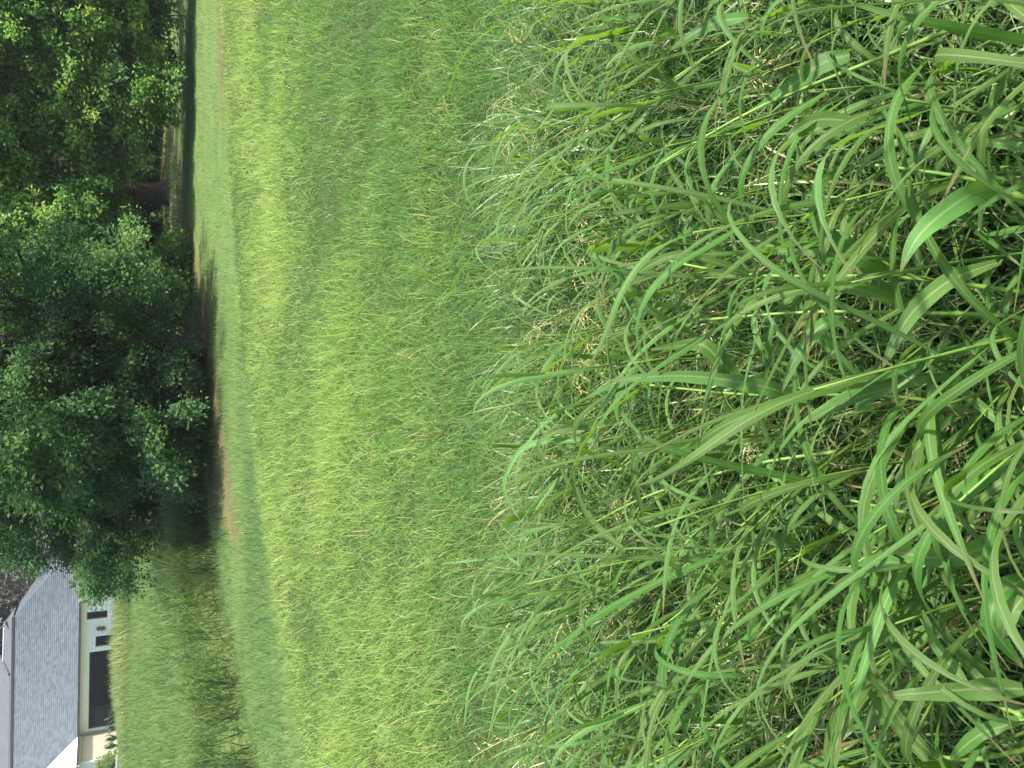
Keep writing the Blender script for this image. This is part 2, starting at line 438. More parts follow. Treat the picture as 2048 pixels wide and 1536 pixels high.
def lawn_grass():
    def acc(X, Y):
        ok = (Y > field_edge(X) - 0.2) & (Y < np.minimum(soil_edge(X) - 0.18, np.where(X < -0.6, bank_edge(X) - 0.12, 99))) & (Y < 24)
        return ok * inview(X, Y, 2.0) * np.minimum(1, (9 / Y) ** 1.2) * (0.6 + 0.4 * sstep(2, 0, X))
    X, Y = scatter(560000, -11, 15, 5, 24, acc)
    N = len(X)
    n = hash_noise(X * 0.5, (Y - 0.25 * X) * 3.0, 13)
    tint = 0.40 + rng.normal(0, 0.18, N) + 1.2 * (n - 0.5) + 0.12 * sstep(3, 6, X)
    P = np.stack([X, Y, terrain(X, Y) - 0.005], -1)
    blades('lawn', P, (0.04 + 0.06 * rng.random(N)) * (1 + 0.9 * sstep(2.5, -1.0, X)), 0.0035 + 0.004 * rng.random(N), rng.uniform(0, 2 * PI, N), rng.uniform(0.2, 1.2, N), rng.uniform(0, 1, N), np.clip(tint, 0, 1), M['lawn_blade'],
           'short mown grass strip between the hay field and the trees', segs=2)
    def acc2(X, Y):
        return (Y > soil_edge(X) + 0.55) * (Y < 34) * inview(X, Y, 2.0) * (0.3 + 0.7 * sstep(0.4, 0.7, hash_noise(X * 0.5, Y * 1.8, 14)))
    X, Y = scatter(140000, -6, 22, 10, 34, acc2)
    N = len(X)
    P = np.stack([X, Y, terrain(X, Y) - 0.005], -1)
    blades('thin_turf', P, 0.06 + 0.08 * rng.random(N), 0.012 + 0.012 * rng.random(N), rng.uniform(0, 2 * PI, N), np.abs(rng.normal(0.3, 0.3, N)), rng.uniform(0, 1, N), rng.uniform(0.1, 0.7, N), M['lawn_blade'],
           'thin patchy turf growing in the shade under the trees', segs=2)
lawn_grass()

def weeds():
    # weed bank on the left, meadow slope behind it, tall weeds in front of the house
    def acc(X, Y):
        d = Y - bank_edge(X)
        return ((d > 0.0) & (d < 1.8)) * (X < -0.6) * (X > -0.62 * Y - 2) * (0.35 + 0.65 * hash_noise(X * 1.1, Y * 1.1, 20))
    X, Y = scatter(160000, -13, 0, 7, 19, acc)
    N = len(X); d = Y - bank_edge(X)
    n = hash_noise(X * 1.3, Y * 1.3, 21)
    h = (0.34 + 0.42 * n + 0.24 * sstep(0.9, 0.2, d)) * (0.75 + 0.5 * rng.random(N)) * (1 - 0.5 * sstep(-2.4, -0.8, X)) * (1 - 0.5 * sstep(1.0, 1.8, d))
    P = np.stack([X, Y, terrain(X, Y) - 0.01], -1)
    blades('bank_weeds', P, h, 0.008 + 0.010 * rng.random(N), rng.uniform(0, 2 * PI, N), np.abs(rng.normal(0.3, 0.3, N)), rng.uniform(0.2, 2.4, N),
           0.16 + 0.38 * n - 0.40 * sstep(0.62, 0.25, d + 0.3 * n) + rng.normal(0, 0.15, N) + 0.2 * (rng.random(N) < 0.15), M['weed_blade'], 'tall rough weeds on the dark edged bank left of the field', segs=3)  # weeds at the bank foot tinted dark to paint the shade there
    def acc(X, Y):
        return (Y > bank_edge(X) + 1.2) * (X > -0.58 * Y - 2) * (X < -1.0 - 0.05 * (Y - 12)) * np.minimum(1, (14 / Y) ** 1.0)
    X, Y = scatter(120000, -24, 0, 10, 36, acc)
    N = len(X); n = hash_noise(X * 0.8, Y * 0.8, 22)
    P = np.stack([X, Y, terrain(X, Y) - 0.01], -1)
    blades('meadow', P, 0.16 + 0.20 * n * rng.random(N), 0.010 + 0.014 * rng.random(N), rng.uniform(0, 2 * PI, N), np.abs(rng.normal(0.25, 0.2, N)), rng.uniform(0.2, 1.4, N),
           0.22 + 0.3 * n + rng.normal(0, 0.13, N), M['weed_blade'], 'deep green meadow rising from the weed bank towards the house', segs=2)
    def acc(X, Y):
        u = X / Y
        band = np.exp(-((Y - 34 - 2.5 * hash_noise(X * 0.3, X * 0.1, 23)) / 2.4) ** 2)
        return band * (u < -0.24) * (0.3 + 0.7 * hash_noise(X * 0.5, Y * 0.5, 24))
    X, Y = scatter(60000, -28, -7, 29, 40, acc)
    N = len(X); n = hash_noise(X * 0.6, Y * 0.6, 25)
    right = sstep(-0.46, -0.34, X / Y)
    h = (0.25 + 0.45 * right * (0.6 + 0.6 * n)) * (0.7 + 0.4 * rng.random(N))
    P = np.stack([X, Y, terrain(X, Y) - 0.01], -1)
    blades('tall_weeds', P, h, 0.018 + 0.022 * rng.random(N), PI + rng.normal(0, 1.2, N), np.abs(rng.normal(0.15, 0.15, N)), rng.uniform(0.1, 1.3, N),
           0.45 + 0.4 * (n - 0.3) + rng.normal(0, 0.16, N), M['weed_blade'], 'olive and straw coloured tall weeds standing in front of the white house', segs=3)
weeds()

# ------------------------------------------------------------------ the house
HY = 50.0
def hx(u, Y=HY, v=200): return at(u, v, Y).x
def hz(v, Y=HY, u=180): return at(u, v, Y).z

def brick_mat(name, c1, c2, mortar, scale, bump=0.01):
    m, nt, out = new_mat(name)
    tc = node(nt, 'ShaderNodeTexCoord')
    sep = node(nt, 'ShaderNodeSeparateXYZ'); nt.links.new(tc.outputs['Object'], sep.inputs[0])
    cmb = node(nt, 'ShaderNodeCombineXYZ')
    nt.links.new(mth(nt, 'ADD', sep.outputs[0], sep.outputs[1]), cmb.inputs[0]); nt.links.new(sep.outputs[2], cmb.inputs[1])
    b = node(nt, 'ShaderNodeTexBrick'); nt.links.new(cmb.outputs[0], b.inputs['Vector'])
    b.inputs['Color1'].default_value = (*c1, 1); b.inputs['Color2'].default_value = (*c2, 1); b.inputs['Mortar'].default_value = (*mortar, 1)
    b.inputs['Scale'].default_value = scale; b.inputs['Mortar Size'].default_value = 0.02
    n = noise(nt, 3.0, 5)
    c = mixc(nt, mth(nt, 'MULTIPLY', n, 0.35), b.outputs['Color'], tuple(x * 0.7 for x in c2))
    p = principled(nt, c, 0.85, 0.2, 0, b.outputs['Fac'], bump, 0.4)
    nt.links.new(p.outputs[0], out.inputs[0]); return m

def shingle_mat(name, c1, c2):
    m, nt, out = new_mat(name)
    uv = node(nt, 'ShaderNodeUVMap'); uv.uv_map = 'uv'
    b = node(nt, 'ShaderNodeTexBrick'); nt.links.new(uv.outputs[0], b.inputs['Vector'])
    b.inputs['Color1'].default_value = (*c1, 1); b.inputs['Color2'].default_value = (*c2, 1)
    b.inputs['Mortar'].default_value = tuple([x * 0.7 for x in c1]) + (1,)
    b.inputs['Scale'].default_value = 1.0; b.inputs['Brick Width'].default_value = 0.24; b.inputs['Row Height'].default_value = 0.2
    b.inputs['Mortar Size'].default_value = 0.006; b.inputs['Bias'].default_value = 0.0
    n = noise(nt, 2.2, 6, rough=0.7); g = noise(nt, 60, 2)
    c = mixc(nt, mth(nt, 'MULTIPLY', n, 0.7), b.outputs['Color'], tuple(x * 1.3 for x in c2))
    c = mixc(nt, mth(nt, 'MULTIPLY', g, 0.3), c, tuple(x * 0.6 for x in c1))
    p = principled(nt, c, 0.85, 0.25); nt.links.new(p.outputs[0], out.inputs[0]); return m

M['brick'] = brick_mat('white painted brick', (0.82, 0.80, 0.80), (0.74, 0.72, 0.72), (0.66, 0.64, 0.64), 3.4)
M['stone'] = brick_mat('cream rough stone', (0.72, 0.62, 0.48), (0.58, 0.48, 0.37), (0.62, 0.56, 0.46), 2.2, 0.03)
M['shingle'] = shingle_mat('blue grey shingle', (0.042, 0.056, 0.070), (0.112, 0.138, 0.163))
M['shingle_skylit'] = shingle_mat('skylit pale shingle', (0.075, 0.09, 0.105), (0.115, 0.132, 0.15))  # paler copy of the shingle, sky reflection put into its colour
M['white'] = simple('white paint', (0.72, 0.72, 0.70), (0.80, 0.80, 0.78), 3, 0.5, 0.3, bump=0.1)
M['cream'] = simple('cream paint', (0.72, 0.62, 0.64), (0.78, 0.68, 0.70), 3, 0.6, 0.3, bump=0.1)
M['bronze'] = simple('dark bronze metal', (0.050, 0.045, 0.045), (0.08, 0.072, 0.07), 6, 0.45, 0.4, bump=0.1)
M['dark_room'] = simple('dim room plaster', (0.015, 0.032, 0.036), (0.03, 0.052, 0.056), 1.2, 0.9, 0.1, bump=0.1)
M['grey_metal'] = simple('grey downspout metal', (0.22, 0.22, 0.23), (0.30, 0.30, 0.31), 6, 0.4, 0.4, bump=0.1)
M['teal'] = simple('pale teal cloth', (0.25, 0.42, 0.40), (0.36, 0.52, 0.50), 9, 0.9, 0.1)
M['mauve'] = simple('dusty mauve cloth', (0.30, 0.22, 0.24), (0.44, 0.36, 0.38), 12, 0.9, 0.1)
M['wood'] = simple('brown wood', (0.10, 0.055, 0.035), (0.19, 0.11, 0.07), 14, 0.6, 0.3)

def glass_mat():
    m, nt, out = new_mat('window glass')
    g = node(nt, 'ShaderNodeBsdfGlossy'); g.inputs['Roughness'].default_value = 0.03; g.inputs['Color'].default_value = (0.45, 0.68, 0.78, 1)
    t = node(nt, 'ShaderNodeBsdfTransparent'); t.inputs[0].default_value = (0.22, 0.34, 0.38, 1)
    f = node(nt, 'ShaderNodeFresnel'); f.inputs['IOR'].default_value = 1.4
    mx = node(nt, 'ShaderNodeMixShader'); nt.links.new(f.outputs[0], mx.inputs[0])
    nt.links.new(t.outputs[0], mx.inputs[1]); nt.links.new(g.outputs[0], mx.inputs[2]); nt.links.new(mx.outputs[0], out.inputs[0])
    return m
M['glass'] = glass_mat()

def roof_courses(corners, n, name, mat, parent, lift=0.009):
    """stepped shingle courses over a quad: corners = lower left, lower right, upper right, upper left"""
    a, b, c, d = [Vector(p) for p in corners]
    nrm = (b - a).cross(d - a).normalized()
    V, F, UV = [], [], []
    slope = ((d - a).length + (c - b).length) / 2
    for i in range(n):
        t0, t1 = i / n, (i + 1) / n
        p0, p1 = a.lerp(d, t0), b.lerp(c, t0); q0, q1 = a.lerp(d, t1), b.lerp(c, t1)
        k = len(V)
        V += [p0 + nrm * 0.002, p1 + nrm * 0.002, p0 + nrm * lift, p1 + nrm * lift, q0 + nrm * 0.004, q1 + nrm * 0.004]
        y0, y1 = i * 0.2, (i + 1) * 0.2 - 0.001
        o = (i % 7) * 0.07
        UV += [(p0.x + p0.y + o, y0), (p1.x + p1.y + o, y0), (p0.x + p0.y + o, y0 + .004), (p1.x + p1.y + o, y0 + .004), (q0.x + q0.y + o, y1), (q1.x + q1.y + o, y1)]
        F += [(k, k + 1, k + 3, k + 2), (k + 2, k + 3, k + 5, k + 4)]
    me = mesh_np(name, np.array([tuple(v) for v in V]), np.array(F), uv=np.array(UV), smooth=False)
    o = link(name, me, parent, mat); tag(o, kind='stuff'); return o

def house():
    H = empty('house')
    tag(H, 'single storey white painted brick house with a blue grey shingle roof beyond the meadow', 'house')
    xl = hx(71); z0 = 0.1; ze = hz(158); zs = hz(170)
    slope = 0.65; run = 5.4; Ye = HY - 0.30
    Yt, zt = Ye + run, ze + run * slope
    xh = at(303, 27, Yt).x; xr = xh + run - 0.4             # right wall corner under the hip
    depth = 13.0
    # window openings in the front wall: (u left, u right, v top, v bottom)
    ops = {'big': (81, 234, 178, 252), 'book': (243, 264, 190, 238), 'slit': (299, 314, 172, 213), 'tree': (356, 400, 172, 187), 'low': (352, 380, 205, 232)}
    R = {k: (hx(a), hx(b), max(hz(d), z0 + 0.15), hz(c)) for k, (a, b, c, d) in ops.items()}
    xs = sorted({xl, xr, *[q for r in R.values() for q in r[:2]]}); zsn = sorted({z0, zs, *[q for r in R.values() for q in r[2:]]})
    w = MB()
    for i in range(len(xs) - 1):
        for j in range(len(zsn) - 1):
            mx_, mz_ = (xs[i] + xs[i + 1]) / 2, (zsn[j] + zsn[j + 1]) / 2
            if any(r[0] < mx_ < r[1] and r[2] < mz_ < r[3] for r in R.values()): continue
            w.poly([(xs[i], HY, zsn[j]), (xs[i + 1], HY, zsn[j]), (xs[i + 1], HY, zsn[j + 1]), (xs[i], HY, zsn[j + 1])], [(0, 1, 2, 3)])
    for r in R.values():                                     # reveals
        a, b, c, d = r; Yi = HY + 0.16
        w.poly([(a, HY, c), (a, Yi, c), (a, Yi, d), (a, HY, d)], [(0, 1, 2, 3)]); w.poly([(b, HY, c), (b, Yi, c), (b, Yi, d), (b, HY, d)], [(3, 2, 1, 0)])
        w.poly([(a, HY, d), (b, HY, d), (b, Yi, d), (a, Yi, d)], [(0, 1, 2, 3)]); w.poly([(a, HY, c), (b, HY, c), (b, Yi, c), (a, Yi, c)], [(3, 2, 1, 0)])
    w.poly([(xr, HY, z0), (xr, HY + depth, z0), (xr, HY + depth, zs), (xr, HY, zs)], [(0, 1, 2, 3)])
    w.poly([(xl - 9, HY + depth, z0), (xr, HY + depth, z0), (xr, HY + depth, zs), (xl - 9, HY + depth, zs)], [(3, 2, 1, 0)])
    w.build('wall', M['brick'], H)
    # frieze board and soffit
    MB().box((xl, HY - 0.03, zs), (xr + 0.02, HY + 0.12, ze - 0.02)).build('frieze', M['cream'], H)
    MB().box((xl + 0.02, Ye + 0.02, ze - 0.05), (xr + 0.4, HY - 0.033, ze - 0.02)).build('soffit', M['cream'], H)
    g = MB().box((xl + 0.02, Ye - 0.10, ze - 0.07), (xr + 0.45, Ye, ze + 0.05)); g.build('gutter', M['bronze'], H)
    # main slope with its right hip
    e0 = (xl - 0.0, Ye, ze); e1 = (xr + 0.4, Ye, ze); t1 = (xh, Yt, zt); t0 = (xl - run, Yt, zt)
    roof = MB().poly([e0, e1, t1, t0, (xl - run, Yt, zt - 0.3), (xh, Yt, zt - 0.3)], [(0, 1, 2, 3)])
    roof.poly([e1, (xr + 0.4, HY + depth + 0.4, ze), (xh, HY + depth - run + 0.4, zt), t1], [(0, 1, 2, 3)])
    roof.poly([(xr + 0.4, HY + depth + 0.4, ze), (xl - 9, HY + depth + 0.4, ze), (xl - 9, HY + depth - run + 0.4, zt), (xh, HY + depth - run + 0.4, zt)], [(0, 1, 2, 3)])
    rf = roof.build('roof', M['shingle'], H)
    roof_courses([e0, e1, t1, t0], 33, 'shingles', M['shingle'], rf)
    # upper tier: shallower cap, its paleness painted sky reflection, above a painted shadow line
    Y2 = Yt + 2.0; z2 = at(290, 8, Y2).z; x2 = at(292, 8, Y2).x
    lo = zt + 0.14
    cap = MB().poly([(xl - run, Yt + 0.02, lo), (xh - 0.05, Yt + 0.02, lo), (x2, Y2, z2), (xl - run, Y2, z2)], [(0, 1, 2, 3)])
    cap.poly([(xl - run, Yt + 0.03, lo - 0.16), (xh - 0.05, Yt + 0.03, lo - 0.16), (xh - 0.05, Yt + 0.03, lo - 0.002), (xl - run, Yt + 0.03, lo - 0.002)], [(0, 1, 2, 3)])
    cap.poly([(xh - 0.05, Yt + 0.02, lo), (xh - 0.05, HY + depth - run, lo), (x2, HY + depth - run - 2, z2), (x2, Y2, z2)], [(0, 1, 2, 3)])
    cp = cap.build('upper_roof', M['shingle_skylit'], H)
    roof_courses([(xl - run, Yt + 0.02, lo), (xh - 0.05, Yt + 0.02, lo), (x2, Y2, z2), (xl - run, Y2, z2)], 10, 'shingles', M['shingle_skylit'], cp)
    MB().box((xl - run, Yt - 0.05, lo - 0.12), (xh - 0.06, Yt + 0.015, lo + 0.02)).build('tier_shadow_bar', M['bronze'], H)  # dark bar standing in for the shadow line under the cap
    xa, xb = at(214, 4, Y2).x, at(184, 22, Yt).x
    pa, pb = Vector((xa, Y2 + 0.2, z2 + 0.02)), Vector((xb, Yt + 0.35, lo + 0.1))
    tl = Vector((xl - run, Y2 + 0.2, z2 + 0.03))
    MB().poly([(xl - run, Yt + 0.35, lo + 0.12), pb + Vector((-0.1, 0, 0.02)), pa + Vector((-.05, 0, 0.05)), (pa.x, pa.y + 2.5, pa.z + 1.5), (xl - run, pa.y + 2.5, pa.z + 1.5)], [(0, 1, 2, 3, 4)]).build('dormer_roof', M['shingle_skylit'], H)
    MB().tube([pb, pa, pa + Vector((0.6, 2.5, 1.5))], 0.12, 6).build('rake_board', M['bronze'], H)
    MB().tube([(xa, Y2 - 0.1, z2 + 0.02), (x2 - 0.3, Y2 - 0.1, z2 + 0.0)], 0.03, 6).build('ridge_pipe', M['white'], H)
    # windows
    def window(k, bars=0, frame=0.05):
        a, b, c, d = R[k]; Yi = HY + 0.10
        f = MB()
        f.box((a, Yi, c), (a + frame, Yi + 0.05, d)).box((b - frame, Yi, c), (b, Yi + 0.05, d))
        f.box((a + frame, Yi, d - frame), (b - frame, Yi + 0.05, d)).box((a + frame, Yi, c), (b - frame, Yi + 0.05, c + frame))
        for i in range(bars):
            x = a + (b - a) * (i + 1) / (bars + 1); f.box((x - frame * .4, Yi + .004, c + frame), (x + frame * .4, Yi + 0.046, d - frame))
        wd = f.build('window', M['bronze'], H)
        MB().box((a + frame, Yi + 0.02, c + frame), (b - frame, Yi + 0.028, d - frame)).build('pane', M['glass'], wd)
    window('big'); window('book'); window('slit'); window('tree', 1); window('low')
    # toothed brick jambs beside the two right-hand openings
    for x, c, d in ((R['big'][1] + 0.02, R['big'][2], R['big'][3]), (R['big'][0] - 0.24, R['big'][2], R['big'][3]), (R['book'][1] + .02, R['book'][2], R['book'][3]), (R['slit'][1] + .02, R['slit'][2], R['slit'][3]), (R['slit'][0] - .2, R['slit'][2], R['slit'][3])):
        j = MB(); n = int((d - c) / 0.085)
        for i in range(n):
            if i % 2: j.box((x, HY - 0.035, c + i * 0.085), (x + 0.2, HY - 0.002, c + i * 0.085 + 0.07))
        o = j.build('brick_jamb', M['white'], H); tag(o, kind='stuff')
    # rooms behind the glass
    for k in R:
        a, b, c, d = R[k]
        q = MB(); Y0, Y1 = HY + 0.17, HY + 4.0
        q.poly([(a - .6, Y1, c - .2), (b + .6, Y1, c - .2), (b + .6, Y1, d + .1), (a - .6, Y1, d + .1)], [(0, 1, 2, 3)])
        q.poly([(a - .6, Y0, c - .2), (a - .6, Y1, c - .2), (a - .6, Y1, d + .1), (a - .6, Y0, d + .1)], [(0, 1, 2, 3)])
        q.poly([(b + .6, Y0, c - .2), (b + .6, Y1, c - .2), (b + .6, Y1, d + .1), (b + .6, Y0, d + .1)], [(0, 1, 2, 3)])
        q.poly([(a - .6, Y0, d + .1), (b + .6, Y0, d + .1), (b + .6, Y1, d + .1), (a - .6, Y1, d + .1)], [(0, 1, 2, 3)])
        q.poly([(a - .6, Y0, c - .2), (b + .6, Y0, c - .2), (b + .6, Y1, c - .2), (a - .6, Y1, c - .2)], [(0, 1, 2, 3)])
        q.build('room', M['dark_room'], H)
    # downspout with its offset
    x = hx(78)
    MB().tube([(x + 0.02, Ye + .02, ze - 0.05), (x + .0, Ye + 0.05, ze - 0.16), (xl + 0.12, HY - 0.09, hz(172)), (xl + 0.12, HY - 0.09, z0)], 0.055, 8).build('downspout', M['grey_metal'], H, True)
    # wall lamp
    l = MB().box((hx(276), HY - 0.04, hz(208)), (hx(283), HY - 0.003, hz(192)))
    lm = l.build('wall_lamp', M['bronze'], H)
    MB().tube([(hx(279.5), HY - 0.16, hz(210)), (hx(279.5), HY - 0.16, hz(205)), (hx(279.5), HY - 0.16, hz(196)), (hx(279.5), HY - .16, hz(191))], [0.05, 0.11, 0.09, 0.02], 8).build('lantern', M['bronze'], lm)
    # wing that comes forward on the left
    Yf = HY * (768 - 71) / (768 - 16)
    ww = MB().poly([(xl, Yf, z0), (xl, HY, z0), (xl, HY, ze - 0.04), (xl, Yf, ze - 0.04)], [(0, 1, 2, 3)])
    ww.build('stone_wall', M['stone'], H)
    fr = MB().poly([(xl - 9, Yf, z0), (xl, Yf, z0), (xl, Yf, ze - .04), (xl - 9, Yf, ze - .04)], [(0, 1, 2, 3)])
    fr.build('front_wall', M['white'], H)
    MB().box((xl - 0.10, Yf - 0.05, z0), (xl + 0.05, Yf + 0.09, ze - 0.05)).build('corner_board', M['white'], H)
    xe = xl + 0.15; ye = Yf - 0.5; rw = 5.5
    wr = MB().poly([(xe, ye, ze), (xe, Ye - 0.02, ze), (xe - rw, Ye + rw - 0.4, ze + rw * slope), (xe - rw, ye + rw * 0.0, ze + rw * slope)], [(0, 1, 2, 3)])
    wr.poly([(xe - rw, ye, ze + rw * slope), (xe - rw, Ye + rw, ze + rw * slope), (xe - 2 * rw, Ye + rw, ze), (xe - 2 * rw, ye, ze)], [(0, 1, 2, 3)])
    wr.poly([(xe, ye, ze), (xe - rw, ye, ze + rw * slope), (xe - 2 * rw, ye, ze)], [(0, 1, 2)])
    wr.build('wing_roof', M['white'], H)  # white colour on this roof stands in for sun glare
    MB().box((xe - 0.02, ye - .02, ze - 0.16), (xe + 0.02, Ye - 0.11, ze - 0.005)).build('wing_fascia', M['cream'], H)
    MB().box((xl + 0.002, ye, ze - 0.18), (xe - 0.025, Ye - .11, ze - 0.165)).build('wing_soffit', M['cream'], H)
    MB().box((xe + 0.024, ye, ze - 0.10), (xe + 0.10, Ye - 0.12, ze + 0.01)).build('wing_gutter', M['bronze'], H)
    # things that stand in the room behind the big window
    t = empty('table', (hx(165, 51.6), 51.6, 0.1)); tag(t, 'low table spread with pale teal and mauve cloths behind the big window', 'table')
    zt_ = hz(238, 51.6) - 0.1
    MB().box((-0.75, -0.4, zt_ - 0.05), (0.75, 0.4, zt_)).build('tabletop', M['wood'], t)
    for sx in (-1, 1):
        for sy in (-1, 1): MB().box((sx * 0.7 - 0.03, sy * 0.35 - 0.03, 0), (sx * 0.7 + 0.03, sy * 0.35 + 0.03, zt_ - 0.052)).build('leg', M['wood'], t)
    zz = zt_ + 0.1
    tag(MB().box((hx(162, 51.6), 51.35, zz + 0.003), (hx(186, 51.6), 51.75, zz + 0.24)).build('folded_cloth', M['teal']), 'pale teal folded cloth on the table behind the big window', 'cloth')
    tag(MB().box((hx(190, 51.6), 51.35, zz + 0.003), (hx(203, 51.6), 51.75, zz + 0.36)).build('cushion', M['mauve']), 'dusty mauve cushion beside the folded cloth behind the big window', 'cushion')
    b = empty('bookcase', (hx(254, 51.2), 51.2, 0.1)); tag(b, 'brown bookcase with pale books seen through the small low window', 'bookcase')
    MB().box((-0.42, 0.3, 0.3), (0.42, 0.34, 1.75)).box((-0.45, 0, 0.3), (-0.42, 0.34, 1.75)).box((0.42, 0, 0.3), (0.45, 0.34, 1.75)).build('case', M['wood'], b)
    for i in range(4): MB().box((-0.415, 0.0, 0.5 + i * 0.38), (0.415, 0.295, 0.53 + i * 0.38)).build('shelf', M['wood'], b)
    for i in range(9): MB().box((-0.3 + i * 0.07, 0.06, 0.535 + 0.38), (-0.245 + i * 0.07, 0.26, 0.80 + 0.38 - 0.03 * (i % 3))).build('book', M[('white', 'mauve', 'cream')[i % 3]], b)
    p = MB().tube([(hx(91), 51.0, 0.1), (hx(91), 51.0, hz(228, 51))], 0.07, 10).build('white_post', M['white'])
    tag(p, 'short white post standing inside the left end of the big window', 'post')
    return H
HOUSE = house()

def picket_fence():
    f = empty('picket_fence', (hx(2, 43), 43.0, float(terrain(hx(2, 43), 43.0))))
    tag(f, 'low white picket fence at the left corner of the house', 'fence')
    zt = hz(246, 43) - f.location.z
    for i in range(4):
        x = hx(8 - i * 18, 43) - f.location.x + 0.12
        MB().poly([(x - .1, 0, 0), (x + .1, 0, 0), (x + .1, 0, zt - .05), (x, 0, zt), (x - .1, 0, zt - .05), (x - .1, .03, 0), (x + .1, .03, 0), (x + .1, .03, zt - .05), (x, .03, zt), (x - .1, .03, zt - .05)],
                  [(0, 1, 2, 3, 4), (9, 8, 7, 6, 5), (0, 5, 6, 1), (1, 6, 7, 2), (2, 7, 8, 3), (3, 8, 9, 4), (4, 9, 5, 0)]).build('picket', M['white'], f)
    for z in (0.12,):
        MB().box((-1.6, .033, z), (0.4, .07, z + .07)).build('rail', M['white'], f)
picket_fence()

# ------------------------------------------------------------------ trees and shrubs
M['bark'] = simple('grey brown bark', (0.022, 0.020, 0.017), (0.058, 0.050, 0.042), 12, 0.9, 0.1, bump=1.0, bd=0.03)
M['bark_grey'] = simple('pale grey bark', (0.10, 0.095, 0.09), (0.19, 0.175, 0.165), 9, 0.9, 0.1, bump=0.8, bd=0.02)
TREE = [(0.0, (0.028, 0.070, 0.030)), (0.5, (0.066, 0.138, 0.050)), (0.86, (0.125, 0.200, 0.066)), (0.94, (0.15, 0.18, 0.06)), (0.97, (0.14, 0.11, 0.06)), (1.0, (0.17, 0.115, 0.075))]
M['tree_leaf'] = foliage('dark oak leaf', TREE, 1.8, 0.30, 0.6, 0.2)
M['tree_leaf_lit'] = foliage('sunlit oak leaf', [(p, (c[0] * 2.0, c[1] * 1.8, c[2] * 1.3)) for p, c in TREE], 1.8, 0.42, 0.55, 0.25)  # brighter copy of the oak leaf, sunlight painted into its colour
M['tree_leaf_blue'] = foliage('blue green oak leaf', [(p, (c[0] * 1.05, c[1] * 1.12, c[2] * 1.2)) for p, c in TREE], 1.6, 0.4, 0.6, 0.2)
M['twig_leaf'] = foliage('sparse grey leaf', [(0, (0.06, 0.06, 0.05)), (0.6, (0.11, 0.10, 0.085)), (1, (0.16, 0.14, 0.11))], 1.2, 0.2, 0.7, 0.2)

def leaf_cloud(P, axis, size, tint):
    """P (n,3) base points, axis (n,3) leaf direction; folded diamond leaves"""
    n = len(P)
    axis = axis / np.linalg.norm(axis, axis=1, keepdims=True)
    nr = rng.normal(0, 0.5, (n, 3)) + np.array([0.1, -0.25, 1.0])
    side = np.cross(axis, nr); side /= np.linalg.norm(side, axis=1, keepdims=True) + 1e-9
    nn = np.cross(side, axis)
    L = size[:, None]; Wd = L * 0.30
    b = P; tip = P + axis * L - nn * L * 0.10
    mid = P + axis * L * 0.45
    l = mid - side * Wd + nn * Wd * 0.35; r = mid + side * Wd + nn * Wd * 0.35
    V = np.stack([b, r, tip, l], 1).reshape(-1, 3)
    F = np.arange(n * 4).reshape(-1, 4)
    return V, F, np.repeat(tint, 4)

def bough_leaves(centres, radii, n_spray, n_leaf, size, origin, droop=0.5, spray_len=0.55, pale=0.0):
    """sprays of leaves on flattened boughs round each centre"""
    out = []
    for c, r in zip(centres, radii):
        out_d = np.array([c[0] - origin[0], c[1] - origin[1], 0.0]); out_d /= np.linalg.norm(out_d) + 1e-6
        k = n_spray
        d = rng.normal(0, 1, (k, 3)); d /= np.linalg.norm(d, axis=1, keepdims=True)
        d[:, 2] = np.where(d[:, 2] < -0.3, -d[:, 2], d[:, 2])
        s0 = c + d * r * np.array([1, 1, 0.55]) * rng.uniform(0.45, 1.0, (k, 1))
        ax = d * 0.7 + out_d * 0.7 + rng.normal(0, 0.25, (k, 3)); ax[:, 2] -= droop * rng.uniform(0.4, 1.4, k)
        ax /= np.linalg.norm(ax, axis=1, keepdims=True)
        t = rng.uniform(0, 1, (k, n_leaf)) ** 0.8
        P = s0[:, None, :] + ax[:, None, :] * (t * spray_len)[..., None]
        P = P + rng.normal(0, 0.085 * spray_len / 0.55, P.shape)
        P[:, :, 2] -= 0.18 * spray_len * t ** 2
        la = ax[:, None, :] + rng.normal(0, 0.6, P.shape)
        st = np.repeat(rng.normal(0, 0.10, (k, 1)), n_leaf, 1)
        ti = 0.50 + rng.normal(0, 0.15) * 0.6 + st + rng.normal(0, 0.13, (k, n_leaf)) + pale
        dead = (rng.random((k, 1)) < 0.010) & (rng.random((k, n_leaf)) < 0.6)
        ti = np.where(dead, rng.uniform(0.93, 1.0, ti.shape), np.minimum(ti, 0.9))
        out.append(leaf_cloud(P.reshape(-1, 3), la.reshape(-1, 3), size * rng.uniform(0.65, 1.25, k * n_leaf), ti.reshape(-1)))
    V, F, T, o = [], [], [], 0
    for v, f, t in out: V.append(v); F.append(f + o); T.append(t); o += len(v)
    return np.concatenate(V), np.concatenate(F), np.concatenate(T)

def limb_path(a, b, sag=0.15, wob=0.12, n=7):
    a, b = Vector(a), Vector(b); L = (b - a).length; pts = []
    for i in range(n):
        t = i / (n - 1); p = a.lerp(b, t)
        p.z += math.sin(t * PI) * sag * L
        if 0 < i < n - 1: p += Vector((random.gauss(0, 1), random.gauss(0, 1), random.gauss(0, 1))) * wob * L * 0.3
        pts.append(p)
    return pts

